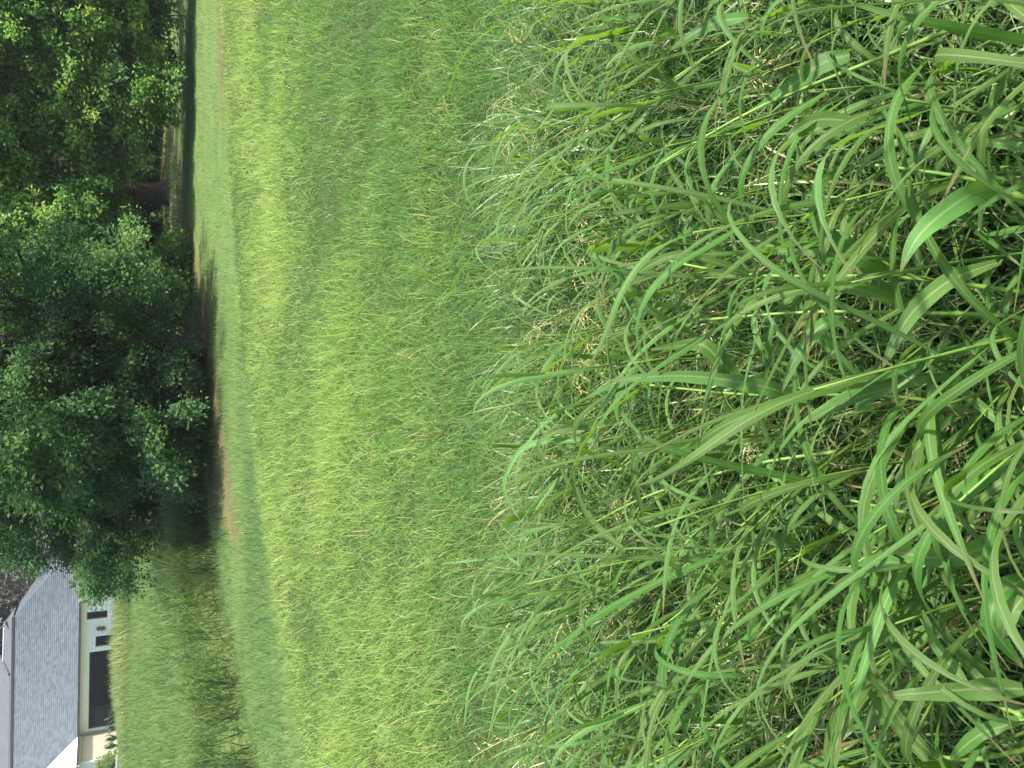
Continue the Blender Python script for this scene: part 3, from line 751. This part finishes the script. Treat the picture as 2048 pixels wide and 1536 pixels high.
def tree(name, label, x, y, trunk_h, trunk_r, centre_z, rad, n_bough, bough_r, n_spray, n_leaf, leaf_size, mat, group=None, limbs=14, bare=None, lean=(0, 0), bark='bark', low_cut=None, shell=0.5, droop=0.5, spray_len=0.55, extra=(), keep=None, br_ex=0.6):
    z0 = float(terrain(x, y))
    T = empty(name, (x, y, z0)); tag(T, label, 'tree', group)
    top = Vector((lean[0], lean[1], trunk_h))
    pts = [Vector((0, 0, -0.25)), Vector((0, 0, 0.0)), Vector((lean[0] * .1, lean[1] * .1, 0.25)), top * 0.45, top * 0.75, top, top + Vector((lean[0] * .3, lean[1] * .3, trunk_h * 0.8))]
    MB().tube(pts, [trunk_r * 2.0, trunk_r * 1.5, trunk_r * 1.1, trunk_r, trunk_r * 0.9, trunk_r * 0.75, trunk_r * 0.3], 10).build('trunk', M[bark], T, True)
    cs = []; guard = 0
    while len(cs) < n_bough and guard < 60 * n_bough:
        guard += 1
        d = np.array([random.gauss(0, 1), random.gauss(0, 1), random.gauss(0, 1)]); d /= np.linalg.norm(d)
        f = random.uniform(shell, 1.0)
        c = d * np.array(rad) * f + np.array([lean[0], lean[1], centre_z])
        if c[2] < (low_cut if low_cut is not None else 0.5): continue
        if keep is not None and not keep(c + np.array([x, y, z0])): continue
        cs.append(c)
    n0 = len(cs)
    for e in extra: cs.append(np.array([e[0] - x, e[1] - y, e[2] - z0]))
    cs = np.array(cs)
    rr = np.array([(bough_r if i < n0 else br_ex) * random.uniform(0.7, 1.25) for i in range(len(cs))])
    if n0 < len(cs):                      # full leafage on the boughs that hang in view, thinner round the back
        V, F, ti = bough_leaves(cs[n0:], rr[n0:], n_spray, n_leaf, leaf_size, (lean[0], lean[1]), droop, spray_len * 0.85)
        V2, F2, t2 = bough_leaves(cs[:n0], rr[:n0], n_spray, int(n_leaf * 0.4), leaf_size * 1.3, (lean[0], lean[1]), droop, spray_len)
        F = np.concatenate([F, F2 + len(V)]); V = np.concatenate([V, V2]); ti = np.concatenate([ti, t2])
    else:
        V, F, ti = bough_leaves(cs, rr, n_spray, n_leaf, leaf_size, (lean[0], lean[1]), droop, spray_len)
    k = V[:, 2].reshape(-1, 4).min(1) > 0.12
    F = F[k]
    link('crown', mesh_np('crown', V, F, attrs={'tint': ti}, smooth=False), T, mat)
    order = sorted(range(len(cs)), key=lambda i: -np.linalg.norm(cs[i] - np.array(top)) + random.random())
    tw = MB()
    for j, i in enumerate(order):
        st = top * random.uniform(0.55, 1.1); path = limb_path(st, cs[i], 0.10 if cs[i][2] < st.z else 0.03)
        r0 = trunk_r * random.uniform(0.22, 0.4)
        if j < limbs:
            MB().tube(path, [r0 * (1 - 0.85 * q / 6) for q in range(7)], 6).build('limb', M[bark], T, True)
        else: tw.tube(path, [r0 * 0.5 * (1 - 0.85 * q / 6) for q in range(7)], 4, False)
        for _ in range(3 if bough_r < 1.3 else 2):
            e = Vector(cs[i]) + Vector((random.gauss(0, .6), random.gauss(0, .6), random.gauss(-.1, .35))) * rr[i]
            tw.tube(limb_path(path[-2], e, 0.05, 0.15, 4), [r0 * .22, r0 * .15, r0 * .1, r0 * .05], 3, False)
    o = tw.build('twigs', M[bark], T, True); tag(o, kind='stuff')
    for (a, b) in (bare or []):
        a, b = Vector(a) - T.location, Vector(b) - T.location
        br = MB(); p = limb_path(a, b, 0.06, 0.10, 8)
        br.tube(p, [0.030 * (1 - 0.8 * q / 7) + 0.003 for q in range(8)], 5)
        for q in range(2, 8):
            for s in range(3):
                e = p[q] + (p[min(q, 6) + 1] - p[q - 1]).normalized() * random.uniform(0.2, 0.55) + Vector((random.gauss(0, .22), random.gauss(0, .22), random.gauss(-.05, .18)))
                br.tube(limb_path(p[q], e, 0.04, 0.2, 4), [0.007, 0.005, 0.004, 0.002], 3, False)
        br.build('bare_branch', M[bark], T, True)
    return T

LEAF = 0.074
SOIL_U = [440, 526, 759, 978, 1234, 1339, 1536]
def hang(us, outline, v_top, Yf, step=94, skip=0.34, left=None):
    """bough centres over the visible face of a crown, down to its drooping lower edge"""
    out = []
    for u in np.arange(us[0], us[1], step):
        vb = np.interp(u, [p[0] for p in outline], [p[1] for p in outline])
        for v in np.arange(vb, v_top, -step):
            uu, vv = u + random.uniform(-.4, .4) * step, v + random.uniform(-.35, .2) * step
            if random.random() < skip and v < vb - 30: continue
            if left is not None and uu < np.interp(vv, [p[0] for p in left], [p[1] for p in left]): continue
            Yb = Yf if Yf is not None else float(np.interp(uu, SOIL_U, sy_)) + 0.9
            out.append(tuple(at(uu, vv, Yb + random.uniform(-0.3, 1.1))))
    return out
# the broad dark tree in the middle, branches sweeping to the ground
gA = ground(770, 424)
exA = hang((670, 1090), [(640, 340), (690, 374), (800, 360), (900, 325), (1000, 290), (1090, 250)], -120, None)
exA += hang((620, 1090), [(600, 330), (690, 360), (800, 345), (900, 310), (1000, 275), (1090, 240)], -120, gA.y + 0.2, 96, 0.05)
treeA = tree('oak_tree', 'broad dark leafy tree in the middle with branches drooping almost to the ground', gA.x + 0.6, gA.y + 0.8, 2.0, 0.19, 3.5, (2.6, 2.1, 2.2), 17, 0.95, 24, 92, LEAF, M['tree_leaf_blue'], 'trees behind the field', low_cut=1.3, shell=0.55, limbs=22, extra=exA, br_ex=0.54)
# bright tree at the right, its trunk beyond the frame
exB = hang((1075, 1690), [(1075, 150), (1120, 185), (1180, 235), (1260, 255), (1320, 290), (1400, 322), (1460, 330), (1540, 300), (1680, 280)], -120, 17.2, 58)
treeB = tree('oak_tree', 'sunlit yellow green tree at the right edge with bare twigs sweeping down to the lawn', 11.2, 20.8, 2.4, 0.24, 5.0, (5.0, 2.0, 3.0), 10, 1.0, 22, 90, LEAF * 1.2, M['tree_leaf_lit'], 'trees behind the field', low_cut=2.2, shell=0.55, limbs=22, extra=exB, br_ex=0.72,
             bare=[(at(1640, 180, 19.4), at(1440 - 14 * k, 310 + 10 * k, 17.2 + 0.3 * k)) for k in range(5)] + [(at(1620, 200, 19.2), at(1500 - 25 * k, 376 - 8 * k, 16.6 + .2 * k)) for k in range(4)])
treeC = tree('oak_tree', 'shaded tree with a dark leaning trunk standing back between the two big trees', ground(1150, 338).x, ground(1150, 338).y, 2.6, 0.26, 4.6, (5.0, 4.4, 3.2), 44, 1.15, 24, 30, 0.12, M['tree_leaf'], 'trees behind the field', low_cut=1.5, shell=0.5, limbs=14, lean=(-0.3, 0),
             bare=[(at(1165, 205, 21.6), at(1215 + 28 * k, 262 + 9 * k, 20.6)) for k in range(6)])
exD = hang((375, 760), [(370, 240), (440, 285), (520, 325), (580, 355), (640, 372), (760, 360)], -120, 16.2, 62, 0.14, [(-100, 450), (0, 450), (80, 475), (150, 415), (200, 385), (300, 395)])
treeD = tree('oak_tree', 'blue green tree whose left side hangs in front of the house roof', -0.7, 18.8, 2.0, 0.2, 3.8, (2.3, 2.2, 2.6), 14, 0.9, 24, 105, 0.066, M['tree_leaf_blue'], 'trees behind the field', low_cut=1.2, shell=0.5, limbs=18, extra=exD, br_ex=0.6)

# woods that close off the view: individual trees, each with its own crown
wood_spots = [(-24, 66, 'n'), (-17, 70, 'n'), (-11, 66, 'n'), (-20.5, 73, 'g'), (-6, 60, 'g'), (-1, 56, 'g'), (4, 54, 'g'), (9, 52, 'g'), (14, 50, 'g'), (19, 49, 'g'), (25, 48, 'g'), (31, 50, 'g'), (-31, 74, 'n'), (-39, 76, 'n'), (-46, 80, 'n')]
proto = {}
WL = {'n': 'tall grey twiggy tree in the wood behind the house roof', 'g': 'dark leafy tree in the wood far behind the lawn'}
ORD = ['leftmost', 'second', 'third', 'fourth', 'fifth', 'sixth', 'seventh', 'eighth', 'ninth', 'tenth', 'eleventh', 'twelfth', 'thirteenth']
def nth(i): return ORD[i] if i == 0 else ORD[i] + ' from the left'
wood_spots.sort(); seen_k = {'n': 0, 'g': 0}
for i, (x, y, k) in enumerate(wood_spots):
    lab = {'n': 'tall grey twiggy tree in the wood behind the house, %s', 'g': 'dark leafy tree in the far wood behind the lawn, %s'}[k] % nth(seen_k[k]); seen_k[k] += 1
    if k not in proto:
        if k == 'n':
            T = tree('bare_tree', WL[k], x, y, 6.0, 0.25, 7.5, (3.6, 3.2, 6.2), 60, 1.7, 16, 16, 0.30, M['twig_leaf'], 'trees in the wood behind the house', bark='bark_grey', limbs=16, low_cut=1.2, spray_len=1.3, shell=0.2)
        else:
            T = tree('broadleaf_tree', WL[k], x, y, 3.5, 0.3, 6.5, (4.6, 3.5, 6.0), 70, 1.7, 20, 18, 0.26, M['tree_leaf'], 'trees in the far wood', limbs=8, low_cut=0.8, spray_len=1.2, shell=0.4)
        proto[k] = T; T['label'] = lab
    else:
        c = copy_tree(proto[k]); c['label'] = lab; c.location = (x, y, float(terrain(x, y))); c.rotation_euler.z = random.uniform(0, 6.28); s = random.uniform(0.85, 1.2); c.scale = (s, s, s)

# undergrowth behind and beneath the trees
def shrub(name, label, x, y, rad, h, n, leaf, mat, group=None, n_leaf=34):
    z0 = float(terrain(x, y)); T = empty(name, (x, y, z0)); tag(T, label, 'shrub', group)
    cs = []
    for _ in range(n):
        a = random.uniform(0, 2 * PI); r = rad * math.sqrt(random.random()); cs.append((r * math.cos(a), r * math.sin(a), h * random.uniform(0.15, 0.9) * (1 - 0.45 * (r / rad) ** 2)))
    cs = np.array(cs); rr = np.full(n, 0.33 * min(rad, h) + 0.1)
    V, F, ti = bough_leaves(cs, rr, 14, n_leaf, leaf, (0, 0), 0.3, 0.4 * min(1.4, h))
    V[:, 2] = np.maximum(V[:, 2], 0.02)
    link('foliage', mesh_np('foliage', V, F, attrs={'tint': ti}, smooth=False), T, mat)
    s = MB()
    for c in cs[:10]: s.tube(limb_path((0, 0, -0.1), c, 0.05, 0.1, 5), [0.03, .025, .02, .012, .006], 5, False)
    s.build('stems', M['bark'], T, True)
    return T
SHRUBS = {'front': [(-1.5, 26, 1.0), (2.0, 27, 1.1), (5.2, 27.5, 1.1), (8.4, 28.5, 1.2), (11.8, 30, 1.2), (17, 34, 1.3), (21.5, 35, 1.4)], 'back': [(-4.5, 33, 1.2), (0.5, 34, 1.5), (3.5, 39, 1.6), (7.5, 37, 1.6), (12, 39, 1.7), (17.5, 40, 1.7)]}
proto = None
for row, lst in SHRUBS.items():
    for i, (x, y, s) in enumerate(lst):
        lab = 'dark green shrub in the %s row of undergrowth, %s' % (row, nth(i))
        if proto is None:
            proto = shrub('shrub', lab, x, y, 2.2, 2.6, 34, 0.17, M['tree_leaf'], 'shrubs in the undergrowth')
        else:
            c = copy_tree(proto); c['label'] = lab; c.location = (x, y, float(terrain(x, y))); c.rotation_euler.z = random.uniform(0, 6.28); c.scale = (s, s, s * random.uniform(0.8, 1.1))
p = ground(965, 338, 0.2)
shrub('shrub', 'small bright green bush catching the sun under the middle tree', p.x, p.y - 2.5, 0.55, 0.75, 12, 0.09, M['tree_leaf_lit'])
p = at(12, 250, 44.5)
shrub('shrub', 'small rusty dark bush beside the white picket fence', p.x, p.y, 0.5, 1.1, 12, 0.10, M['weed_blade'])

def yucca(x, y, label):
    T = empty('yucca', (x, y, float(terrain(x, y)))); tag(T, label, 'plant', 'spiky plants below the big window')
    me = []
    for k in range(3):
        b = MB(); L = (0.55, 0.65, 0.48)[k]
        c = [(0, 0, 0.05), (0.18 * L, 0, 0.42 * L), (0.42 * L, 0, 0.72 * L), (0.72 * L, 0, 0.80 * L)]
        ws = [0.03, 0.035, 0.028, 0.003]
        pts = [(q[0], s * w, q[2] + (0.01 if s else 0)) for q, w in zip(c, ws) for s in (-1, 0, 1)]
        b.poly(pts, [(i * 3 + j, i * 3 + j + 1, i * 3 + j + 4, i * 3 + j + 3) for i in range(3) for j in (0, 1)])
        me.append(b.mesh('leaf', M['yucca'], True))
    for i in range(26):
        o = link('leaf', me[i % 3], T); o.rotation_euler = (0, random.uniform(-0.9, 0.25), i * 2.4); o.scale = (1, 1, random.uniform(0.85, 1.2))
M['yucca'] = simple('dark green yucca leaf', (0.025, 0.075, 0.035), (0.05, 0.12, 0.06), 10, 0.45, 0.4)
for u, Y in ((64, 46.5), (84, 47.5), (104, 48.0), (48, 46.0)):
    x = hx(u, Y, 252); yucca(x, Y, {64: 'dark spiky plant below the downspout', 84: 'dark spiky plant at the left end of the big window', 104: 'dark spiky plant before the white post', 48: 'dark spiky plant against the cream stone wall'}[u])

# ------------------------------------------------------------------ the broad-leaved grass in front
def ribbon(C, W, N, fold=0.25, wave=0.0, across=5):
    """leaf blade: C centre line (n Vectors), W widths, N face normals; folded on the midrib, uv across / along"""
    n = len(C); V, UV, F = [], [], []
    ph = random.uniform(0, 6)
    for i in range(n):
        t = (C[min(i + 1, n - 1)] - C[max(i - 1, 0)]).normalized()
        nn = (N[i] - t * N[i].dot(t)).normalized(); s = t.cross(nn)
        for j in range(across):
            q = (j / (across - 1)) * 2 - 1
            hgt = abs(q) * W[i] * 0.5 * fold + wave * W[i] * math.sin(i * 1.1 + ph + (0 if q < 0 else 2.2)) * abs(q) ** 2
            V.append(C[i] + s * (q * W[i] * 0.5 * math.cos(fold * .8)) + nn * hgt); UV.append((j / (across - 1), i / (n - 1)))
    for i in range(n - 1):
        for j in range(across - 1):
            a = i * across + j; F.append((a, a + 1, a + across + 1, a + across))
    return np.array([tuple(v) for v in V]), np.array(F), np.array(UV)

def width_at(t, w):
    return w * min(1.0, 0.5 + 2.2 * t) * max(0.02, (1 - t ** 2.6)) ** 0.75

def arch_leaf(L, w, e0, e1, az, twist, n=17, knee=0.5, wave=0.10):
    """a leaf that leaves the stalk at elevation e0, arches over and ends at elevation e1"""
    p = Vector((0, 0, 0)); C, W, N = [], [], []
    for i in range(n):
        t = i / (n - 1)
        e = e0 + (e1 - e0) * (sstep(0, 1, (t - knee + 0.35) / 0.7 if knee else t))
        a = az + twist * t
        d = Vector((math.cos(a) * math.cos(e), math.sin(a) * math.cos(e), math.sin(e)))
        side = Vector((-math.sin(a), math.cos(a), 0)); roll = twist * 0.9 * t
        nn = d.cross(side) * -1.0
        nn = nn * math.cos(roll) + side * math.sin(roll)
        C.append(p.copy()); W.append(width_at(t, w)); N.append(nn)
        p = p + d * (L / (n - 1))
    v, f, uv = ribbon(C, W, N, random.uniform(0.12, 0.45), wave)
    return mesh_np('leaf', v, f, uv=uv)

def knotted(pts, r, taper):
    """stalk line with short swollen joints"""
    P, Rr = [], []; m = len(pts) - 1
    for i, q in enumerate(pts):
        ri = r * (1 - taper * i / m)
        if i in (m // 4, m // 2, 3 * m // 4) and 0 < i < m:
            d = (pts[i + 1] - pts[i - 1]).normalized() * 0.006
            P += [q - d, q, q + d]; Rr += [ri, ri * 1.4, ri]
        else: P.append(q); Rr.append(ri)
    return P, Rr

def grass_plant(seed, height, n_leaf, label, group, name='broad_leaved_plant'):
    random.seed(seed)
    T = empty(name); tag(T, label, 'grass plant', group, 'thing')
    lean = random.uniform(0.10, 0.42); az = PI + random.uniform(-0.6, 0.6)
    p = Vector((0, 0, -0.02)); pts = [p.copy()]; m = 9
    for i in range(m):
        a = lean * (0.4 + 0.9 * i / m)
        p = p + Vector((math.cos(az) * math.sin(a), math.sin(az) * math.sin(a), math.cos(a))) * (height / m); pts.append(p.copy())
    MB().tube(*knotted(pts, 0.0040, 0.6), 6).build('stalk', M['stem'], T, True)
    for k in range(n_leaf):
        f = 0.22 + 0.76 * k / max(1, n_leaf - 1); i = min(m - 1, int(f * m)); b = pts[i].lerp(pts[i + 1], f * m - i) if f < 1 else pts[-1]
        L = random.uniform(0.34, 0.58) * (0.85 if f > 0.9 else 1); w = random.uniform(0.007, 0.019)
        e0 = random.uniform(0.75, 1.35); e1 = random.choice([-1.35, -1.2, -0.9, -0.6, 0.3]) + random.uniform(-0.3, 0.3)
        la = (PI + random.gauss(0, 0.65)) if random.random() < 0.82 else random.uniform(0, 2 * PI)
        dry = k == 0 and random.random() < 0.55
        if dry: w *= 0.45; L *= 0.7
        me = arch_leaf(L, w, e0, e1, la, random.gauss(0, 0.6), knee=random.uniform(0.35, 0.8))
        o = link('leaf', me, T, M['leaf_dry'] if dry else M[random.choice(['leaf', 'leaf_b'])])
        o.location = b
        if dry: tag(o, 'withered brown lower leaf'); T['label'] = PD
    return T

PL = 'broad leaved grass stalk with only green leaves in the tall foreground grass'
PD = 'broad leaved grass stalk with a withered brown lower leaf in the tall foreground grass'
PG = 'broad leaved grass stalks in the foreground'
protos = [grass_plant(100 + i, 0.50 + 0.035 * i, 5 + i % 3, PL, PG) for i in range(13)]
bpy.context.view_layer.update()
TOP = [max(max(v.co.z for v in c.data.vertices) + c.location.z for c in t.children) for t in protos]
random.seed(5)
spots = []; guard = 0
while len(spots) < 275 and guard < 20000:
    guard += 1
    y = 0.42 + 2.35 * random.random() ** 0.9; x = random.uniform(-1, 1) * (0.60 * y + 0.35)
    if random.random() < float(sstep(1.3, 2.6, y)) * 0.6: continue
    if all((x - a) ** 2 + (y - b) ** 2 > (0.045 + 0.018 * y) ** 2 for a, b in spots): spots.append((x, y))
for i, (x, y) in enumerate(spots):
    o = protos[i] if i < len(protos) else copy_tree(protos[i % len(protos)])
    o.location = (x, y, float(terrain(x, y))); o.rotation_euler = (random.gauss(0, .08), random.gauss(0, .08), random.gauss(0, 0.38))
    want = min(random.uniform(0.62, 1.0), 1.66 - 0.50 * y - 0.10 * random.random())      # the tall stalks stand in front, lower ones behind
    s = max(0.40, want / TOP[i % len(protos)]); s = min(s, 1.05); o.scale = (s, s, s)

# single plants one can pick out in the photograph: stalk and leaves along their own lines
def spt(q): return CAM + ray(1536 - q[1], q[0]) * q[2]     # picture x, y of the sideways frame and depth along the view

def smooth_line(P, n):
    P = [Vector(p) for p in P]; out = []
    m = len(P) - 1
    for i in range(n):
        t = i / (n - 1) * m; k = min(int(t), m - 1); f = t - k
        p0, p1, p2, p3 = P[max(k - 1, 0)], P[k], P[k + 1], P[min(k + 2, m)]
        out.append(0.5 * ((2 * p1) + (p2 - p0) * f + (2 * p0 - 5 * p1 + 4 * p2 - p3) * f * f + (3 * p1 - p0 - 3 * p2 + p3) * f ** 3))
    return out

def hero_leaf(T, line, w, mat, roll=0.0, label=None, n=22, fold=0.25):
    C = smooth_line([spt(q) for q in line], n)
    N = []
    for i, c in enumerate(C):
        t = (C[min(i + 1, n - 1)] - C[max(i - 1, 0)]).normalized(); v = (CAM - c).normalized()
        nn = (v - t * v.dot(t)).normalized(); s = t.cross(nn); a = roll + 0.5 * math.sin(i / n * 4.0 + w * 300)
        N.append((nn * math.cos(a) + s * math.sin(a)))
    W = [width_at(i / (n - 1), w) for i in range(n)]
    v, f, uv = ribbon(C, W, N, fold, 0.06)
    o = link('leaf', mesh_np('leaf', v - np.array(T.location), f, uv=uv), T, M[mat])
    if label: tag(o, label)

def hero(label, stalk, leaves):
    P = smooth_line([spt(q) for q in stalk], 12)
    b = P[0].copy(); g = Vector((b.x + 0.02, b.y + 0.01, float(terrain(b.x, b.y)) - 0.02))
    T = empty('broad_leaved_plant', g); tag(T, label, 'grass plant', 'broad leaved grass stalks in the foreground', 'thing')
    pts = [Vector((0, 0, 0))] + ([(b - g) * 0.5] if (b - g).length > 0.15 else []) + [p - g for p in P]
    m = len(pts) - 1
    MB().tube(*knotted(pts, 0.0045, 0.55), 6).build('stalk', M['stem'], T, True)
    for l in leaves: hero_leaf(T, *l)
    return T

hero('plant with one very broad pale leaf arching over at lower right', [(2044, 395, 1.05), (1990, 372, 1.05), (1900, 350, 1.06), (1750, 330, 1.1)],
     [([(2000, 372, 1.05), (1945, 388, 1.02), (1880, 432, 1.0), (1832, 480, 1.0), (1801, 543, 1.02)], 0.034, 'leaf_b', 0.2),
      ([(2010, 365, 1.05), (1940, 345, 1.08), (1880, 280, 1.12), (1850, 190, 1.15)], 0.022, 'leaf', 0.5)])
hero('plant with a hooked leaf that loops back on itself in the lower middle', [(2046, 585, 1.2), (1900, 565, 1.22), (1760, 552, 1.25), (1500, 550, 1.35), (1340, 522, 1.45)],
     [([(1790, 555, 1.24), (1730, 520, 1.2), (1665, 480, 1.2), (1634, 425, 1.22), (1642, 365, 1.24), (1700, 333, 1.25)], 0.030, 'leaf', 0.35),
      ([(1500, 550, 1.35), (1440, 528, 1.34), (1350, 510, 1.36), (1260, 560, 1.40), (1225, 625, 1.42)], 0.022, 'leaf', 0.4)])
hero('stalk with a straight pale tipped leaf lying across it in the middle', [(2046, 640, 1.15), (1990, 630, 1.15), (1800, 625, 1.18), (1610, 624, 1.25), (1400, 640, 1.35)],
     [([(1800, 607, 1.16), (1720, 580, 1.14), (1650, 572, 1.15), (1560, 592, 1.18)], 0.024, 'leaf_b', 0.1),
      ([(1690, 640, 1.2), (1640, 655, 1.2), (1590, 720, 1.22), (1560, 790, 1.24)], 0.024, 'leaf_b', -0.2),
      ([(1995, 525, 1.12), (1900, 562, 1.10), (1830, 620, 1.1), (1790, 680, 1.1), (1766, 735, 1.12)], 0.027, 'leaf_b', 0.2)])
hero('stalk with long grey green leaf showing a white midrib', [(2046, 850, 1.3), (1850, 800, 1.32), (1700, 790, 1.35), (1500, 790, 1.42), (1300, 770, 1.5)],
     [([(1620, 800, 1.38), (1500, 768, 1.36), (1360, 752, 1.38), (1210, 762, 1.42)], 0.030, 'leaf_b', 0.1), ([(1500, 790, 1.42), (1420, 700, 1.42), (1380, 690, 1.44), (1300, 700, 1.46)], 0.032, 'leaf', 0.5),
      ([(1900, 680, 1.15), (1800, 765, 1.2), (1700, 800, 1.22), (1600, 850, 1.25)], 0.024, 'leaf_b', 0.3)])
hero('plant with a broad blunt pale leaf curving down at lower left', [(2046, 1040, 1.05), (2000, 1060, 1.05), (1880, 1040, 1.08), (1700, 1000, 1.12)],
     [([(2012, 1075, 1.04), (1940, 1105, 1.0), (1860, 1115, 1.0), (1775, 1098, 1.02)], 0.031, 'leaf_b', 0.15), ([(1800, 1125, 1.05), (1740, 1130, 1.07), (1700, 1180, 1.08)], 0.024, 'leaf', 0.3),
      ([(2046, 1160, 0.98), (2000, 1190, 0.97), (1985, 1250, 0.97), (2046, 1335, 1.0)], 0.032, 'leaf', 0.2), ([(2046, 1195, 0.95), (2015, 1240, 0.95), (2005, 1275, 0.97)], 0.024, 'leaf_b', 0.1)])
hero('plant with a flat speckled leaf standing upright at the lower left edge', [(2047, 1440, 1.0), (2030, 1425, 1.0), (1960, 1400, 1.02)],
     [([(2047, 1378, 0.98), (1960, 1378, 0.98), (1860, 1385, 0.98), (1770, 1392, 1.0)], 0.029, 'leaf_b', 0.0), ([(1930, 1365, 1.0), (1870, 1290, 1.02), (1845, 1220, 1.04)], 0.018, 'leaf_b', 0.2),
      ([(2047, 1440, 1.0), (1960, 1470, 1.02), (1900, 1520, 1.04)], 0.024, 'leaf', 0.3)])
hero('plant whose long thin leaves bow in a wide arc at lower left', [(2046, 1500, 1.15), (1930, 1520, 1.15), (1850, 1500, 1.18)],
     [([(1890, 1535, 1.15), (1800, 1440, 1.17), (1745, 1340, 1.18), (1735, 1240, 1.2), (1755, 1180, 1.22)], 0.017, 'leaf_b', 0.25), ([(1860, 1530, 1.16), (1780, 1440, 1.19), (1735, 1380, 1.2), (1700, 1300, 1.2), (1690, 1240, 1.22)], 0.018, 'leaf_b', 0.4),
      ([(1720, 1330, 1.25), (1645, 1290, 1.28), (1625, 1220, 1.3), (1640, 1150, 1.3), (1705, 1085, 1.3)], 0.017, 'leaf', 0.2)])
hero('tall leaning stalk in the left half ending in a hooked thin leaf', [(1700, 900, 1.5), (1500, 930, 1.6), (1300, 990, 1.75), (1180, 1050, 1.9)],
     [([(1480, 900, 1.6), (1360, 890, 1.62), (1270, 920, 1.65), (1290, 1050, 1.7)], 0.026, 'leaf', 0.3), ([(1190, 855, 1.75), (1120, 860, 1.78), (1078, 890, 1.8), (1105, 930, 1.8), (1180, 930, 1.8)], 0.020, 'leaf', 0.4),
      ([(1250, 1100, 1.75), (1180, 1040, 1.78), (1145, 970, 1.8), (1140, 960, 1.8)], 0.018, 'leaf_b', 0.2), ([(1200, 880, 1.75), (1060, 890, 1.85), (1015, 950, 1.9), (1012, 990, 1.9), (1040, 1040, 1.9)], 0.019, 'leaf_b', 0.4)])
hero('stalk leaning left from the right edge with a drooping pointed leaf', [(1900, 60, 1.3), (1750, 120, 1.32), (1600, 180, 1.38), (1450, 250, 1.45), (1200, 400, 1.7)],
     [([(1720, 245, 1.2), (1640, 240, 1.2), (1590, 265, 1.2), (1558, 306, 1.22)], 0.026, 'leaf_b', 0.1), ([(1700, 110, 1.33), (1640, 130, 1.36), (1560, 190, 1.4), (1490, 230, 1.45)], 0.034, 'leaf', 0.4),
      ([(1500, 35, 1.5), (1420, 50, 1.55), (1340, 100, 1.6)], 0.028, 'leaf', 0.4)])
hero('tall thin stalk at the upper right crossing the fine grass', [(1650, 0, 1.7), (1500, 60, 1.75), (1300, 190, 1.9), (1150, 290, 2.05), (1080, 330, 2.1)],
     [([(1280, 30, 1.9), (1220, 40, 1.9), (1190, 15, 1.9)], 0.020, 'leaf_b', 0.3), ([(1400, 130, 1.8), (1310, 215, 1.85), (1200, 300, 1.95), (1120, 260, 2.0)], 0.016, 'leaf_b', 0.3)])

# ripe grass heads nodding over the edge of the tall grass
def seed_head(seed, label):
    random.seed(seed)
    T = empty('seed_head'); tag(T, label, 'grass head', 'ripe grass heads above the fine grass', 'thing')
    L = random.uniform(0.36, 0.5); pts = []; p = Vector((0, 0, 0)); a = 0.1; az = random.uniform(2.4, 4.2)
    for i in range(10):
        pts.append(p.copy()); p = p + Vector((math.cos(az) * math.sin(a), math.sin(az) * math.sin(a), math.cos(a))) * L / 9; a += 0.035 + 0.02 * i
    MB().tube(pts, [0.0022 - 0.0014 * i / 9 for i in range(10)], 5).build('stalk', M['seed'], T, True)
    for i in range(5, 10):
        for s in range(2):
            b = MB(); d = Vector((random.gauss(0, .5) + math.cos(az), random.gauss(0, .6), random.uniform(-0.6, 0.6))).normalized()
            q = [pts[i] + d * (0.055 * k / 4) + Vector((0, 0, -0.02 * (k / 4) ** 2)) for k in range(5)]
            b.tube(q, [0.0007, 0.0007, 0.0006, 0.0005, 0.0003], 3, False)
            for k in range(1, 5):
                e = d + Vector((random.gauss(0, .4), random.gauss(0, .4), random.gauss(-.3, .3))); e.normalize()
                b.tube([q[k], q[k] + e * 0.006, q[k] + e * 0.013], [0.0006, 0.0021, 0.0004], 4, False)
            o = b.build('spikelet', M['seed'], T, True)
    return T
SL = 'thin straw coloured grass head nodding among the fine grass'
sh = [seed_head(300 + i, SL) for i in range(5)]
random.seed(77)
for i in range(48):
    o = sh[i] if i < 5 else copy_tree(sh[i % 5])
    if i < 6: p = spt((random.uniform(960, 1060), random.uniform(480, 700) if i < 3 else random.uniform(1100, 1250), 2.3)); x, y = p.x, p.y + random.uniform(-.1, .1)
    else: y = random.uniform(1.3, 2.5); x = random.uniform(-1, 1) * (0.58 * y + 0.2)
    o.location = (x, y, float(terrain(x, y))); o.rotation_euler.z = random.gauss(0, .7); s = random.uniform(0.7, 1.0); o.scale = (s, s, s)

# ------------------------------------------------------------------ thin haze volume added to veil the darks like lens flare
def haze():
    m = bpy.data.materials.new('veil haze'); m.use_nodes = True; nt = m.node_tree; nt.nodes.clear()
    out = nt.nodes.new('ShaderNodeOutputMaterial'); v = nt.nodes.new('ShaderNodeVolumePrincipled')
    v.inputs['Color'].default_value = (0.86, 0.93, 1.0, 1); v.inputs['Density'].default_value = 0.0006; v.inputs['Anisotropy'].default_value = 0.2
    nt.links.new(v.outputs[0], out.inputs['Volume'])
    o = MB().box((-125, -45, -1.6), (125, 145, 21)).build('haze', m); tag(o, kind='stuff')
haze()
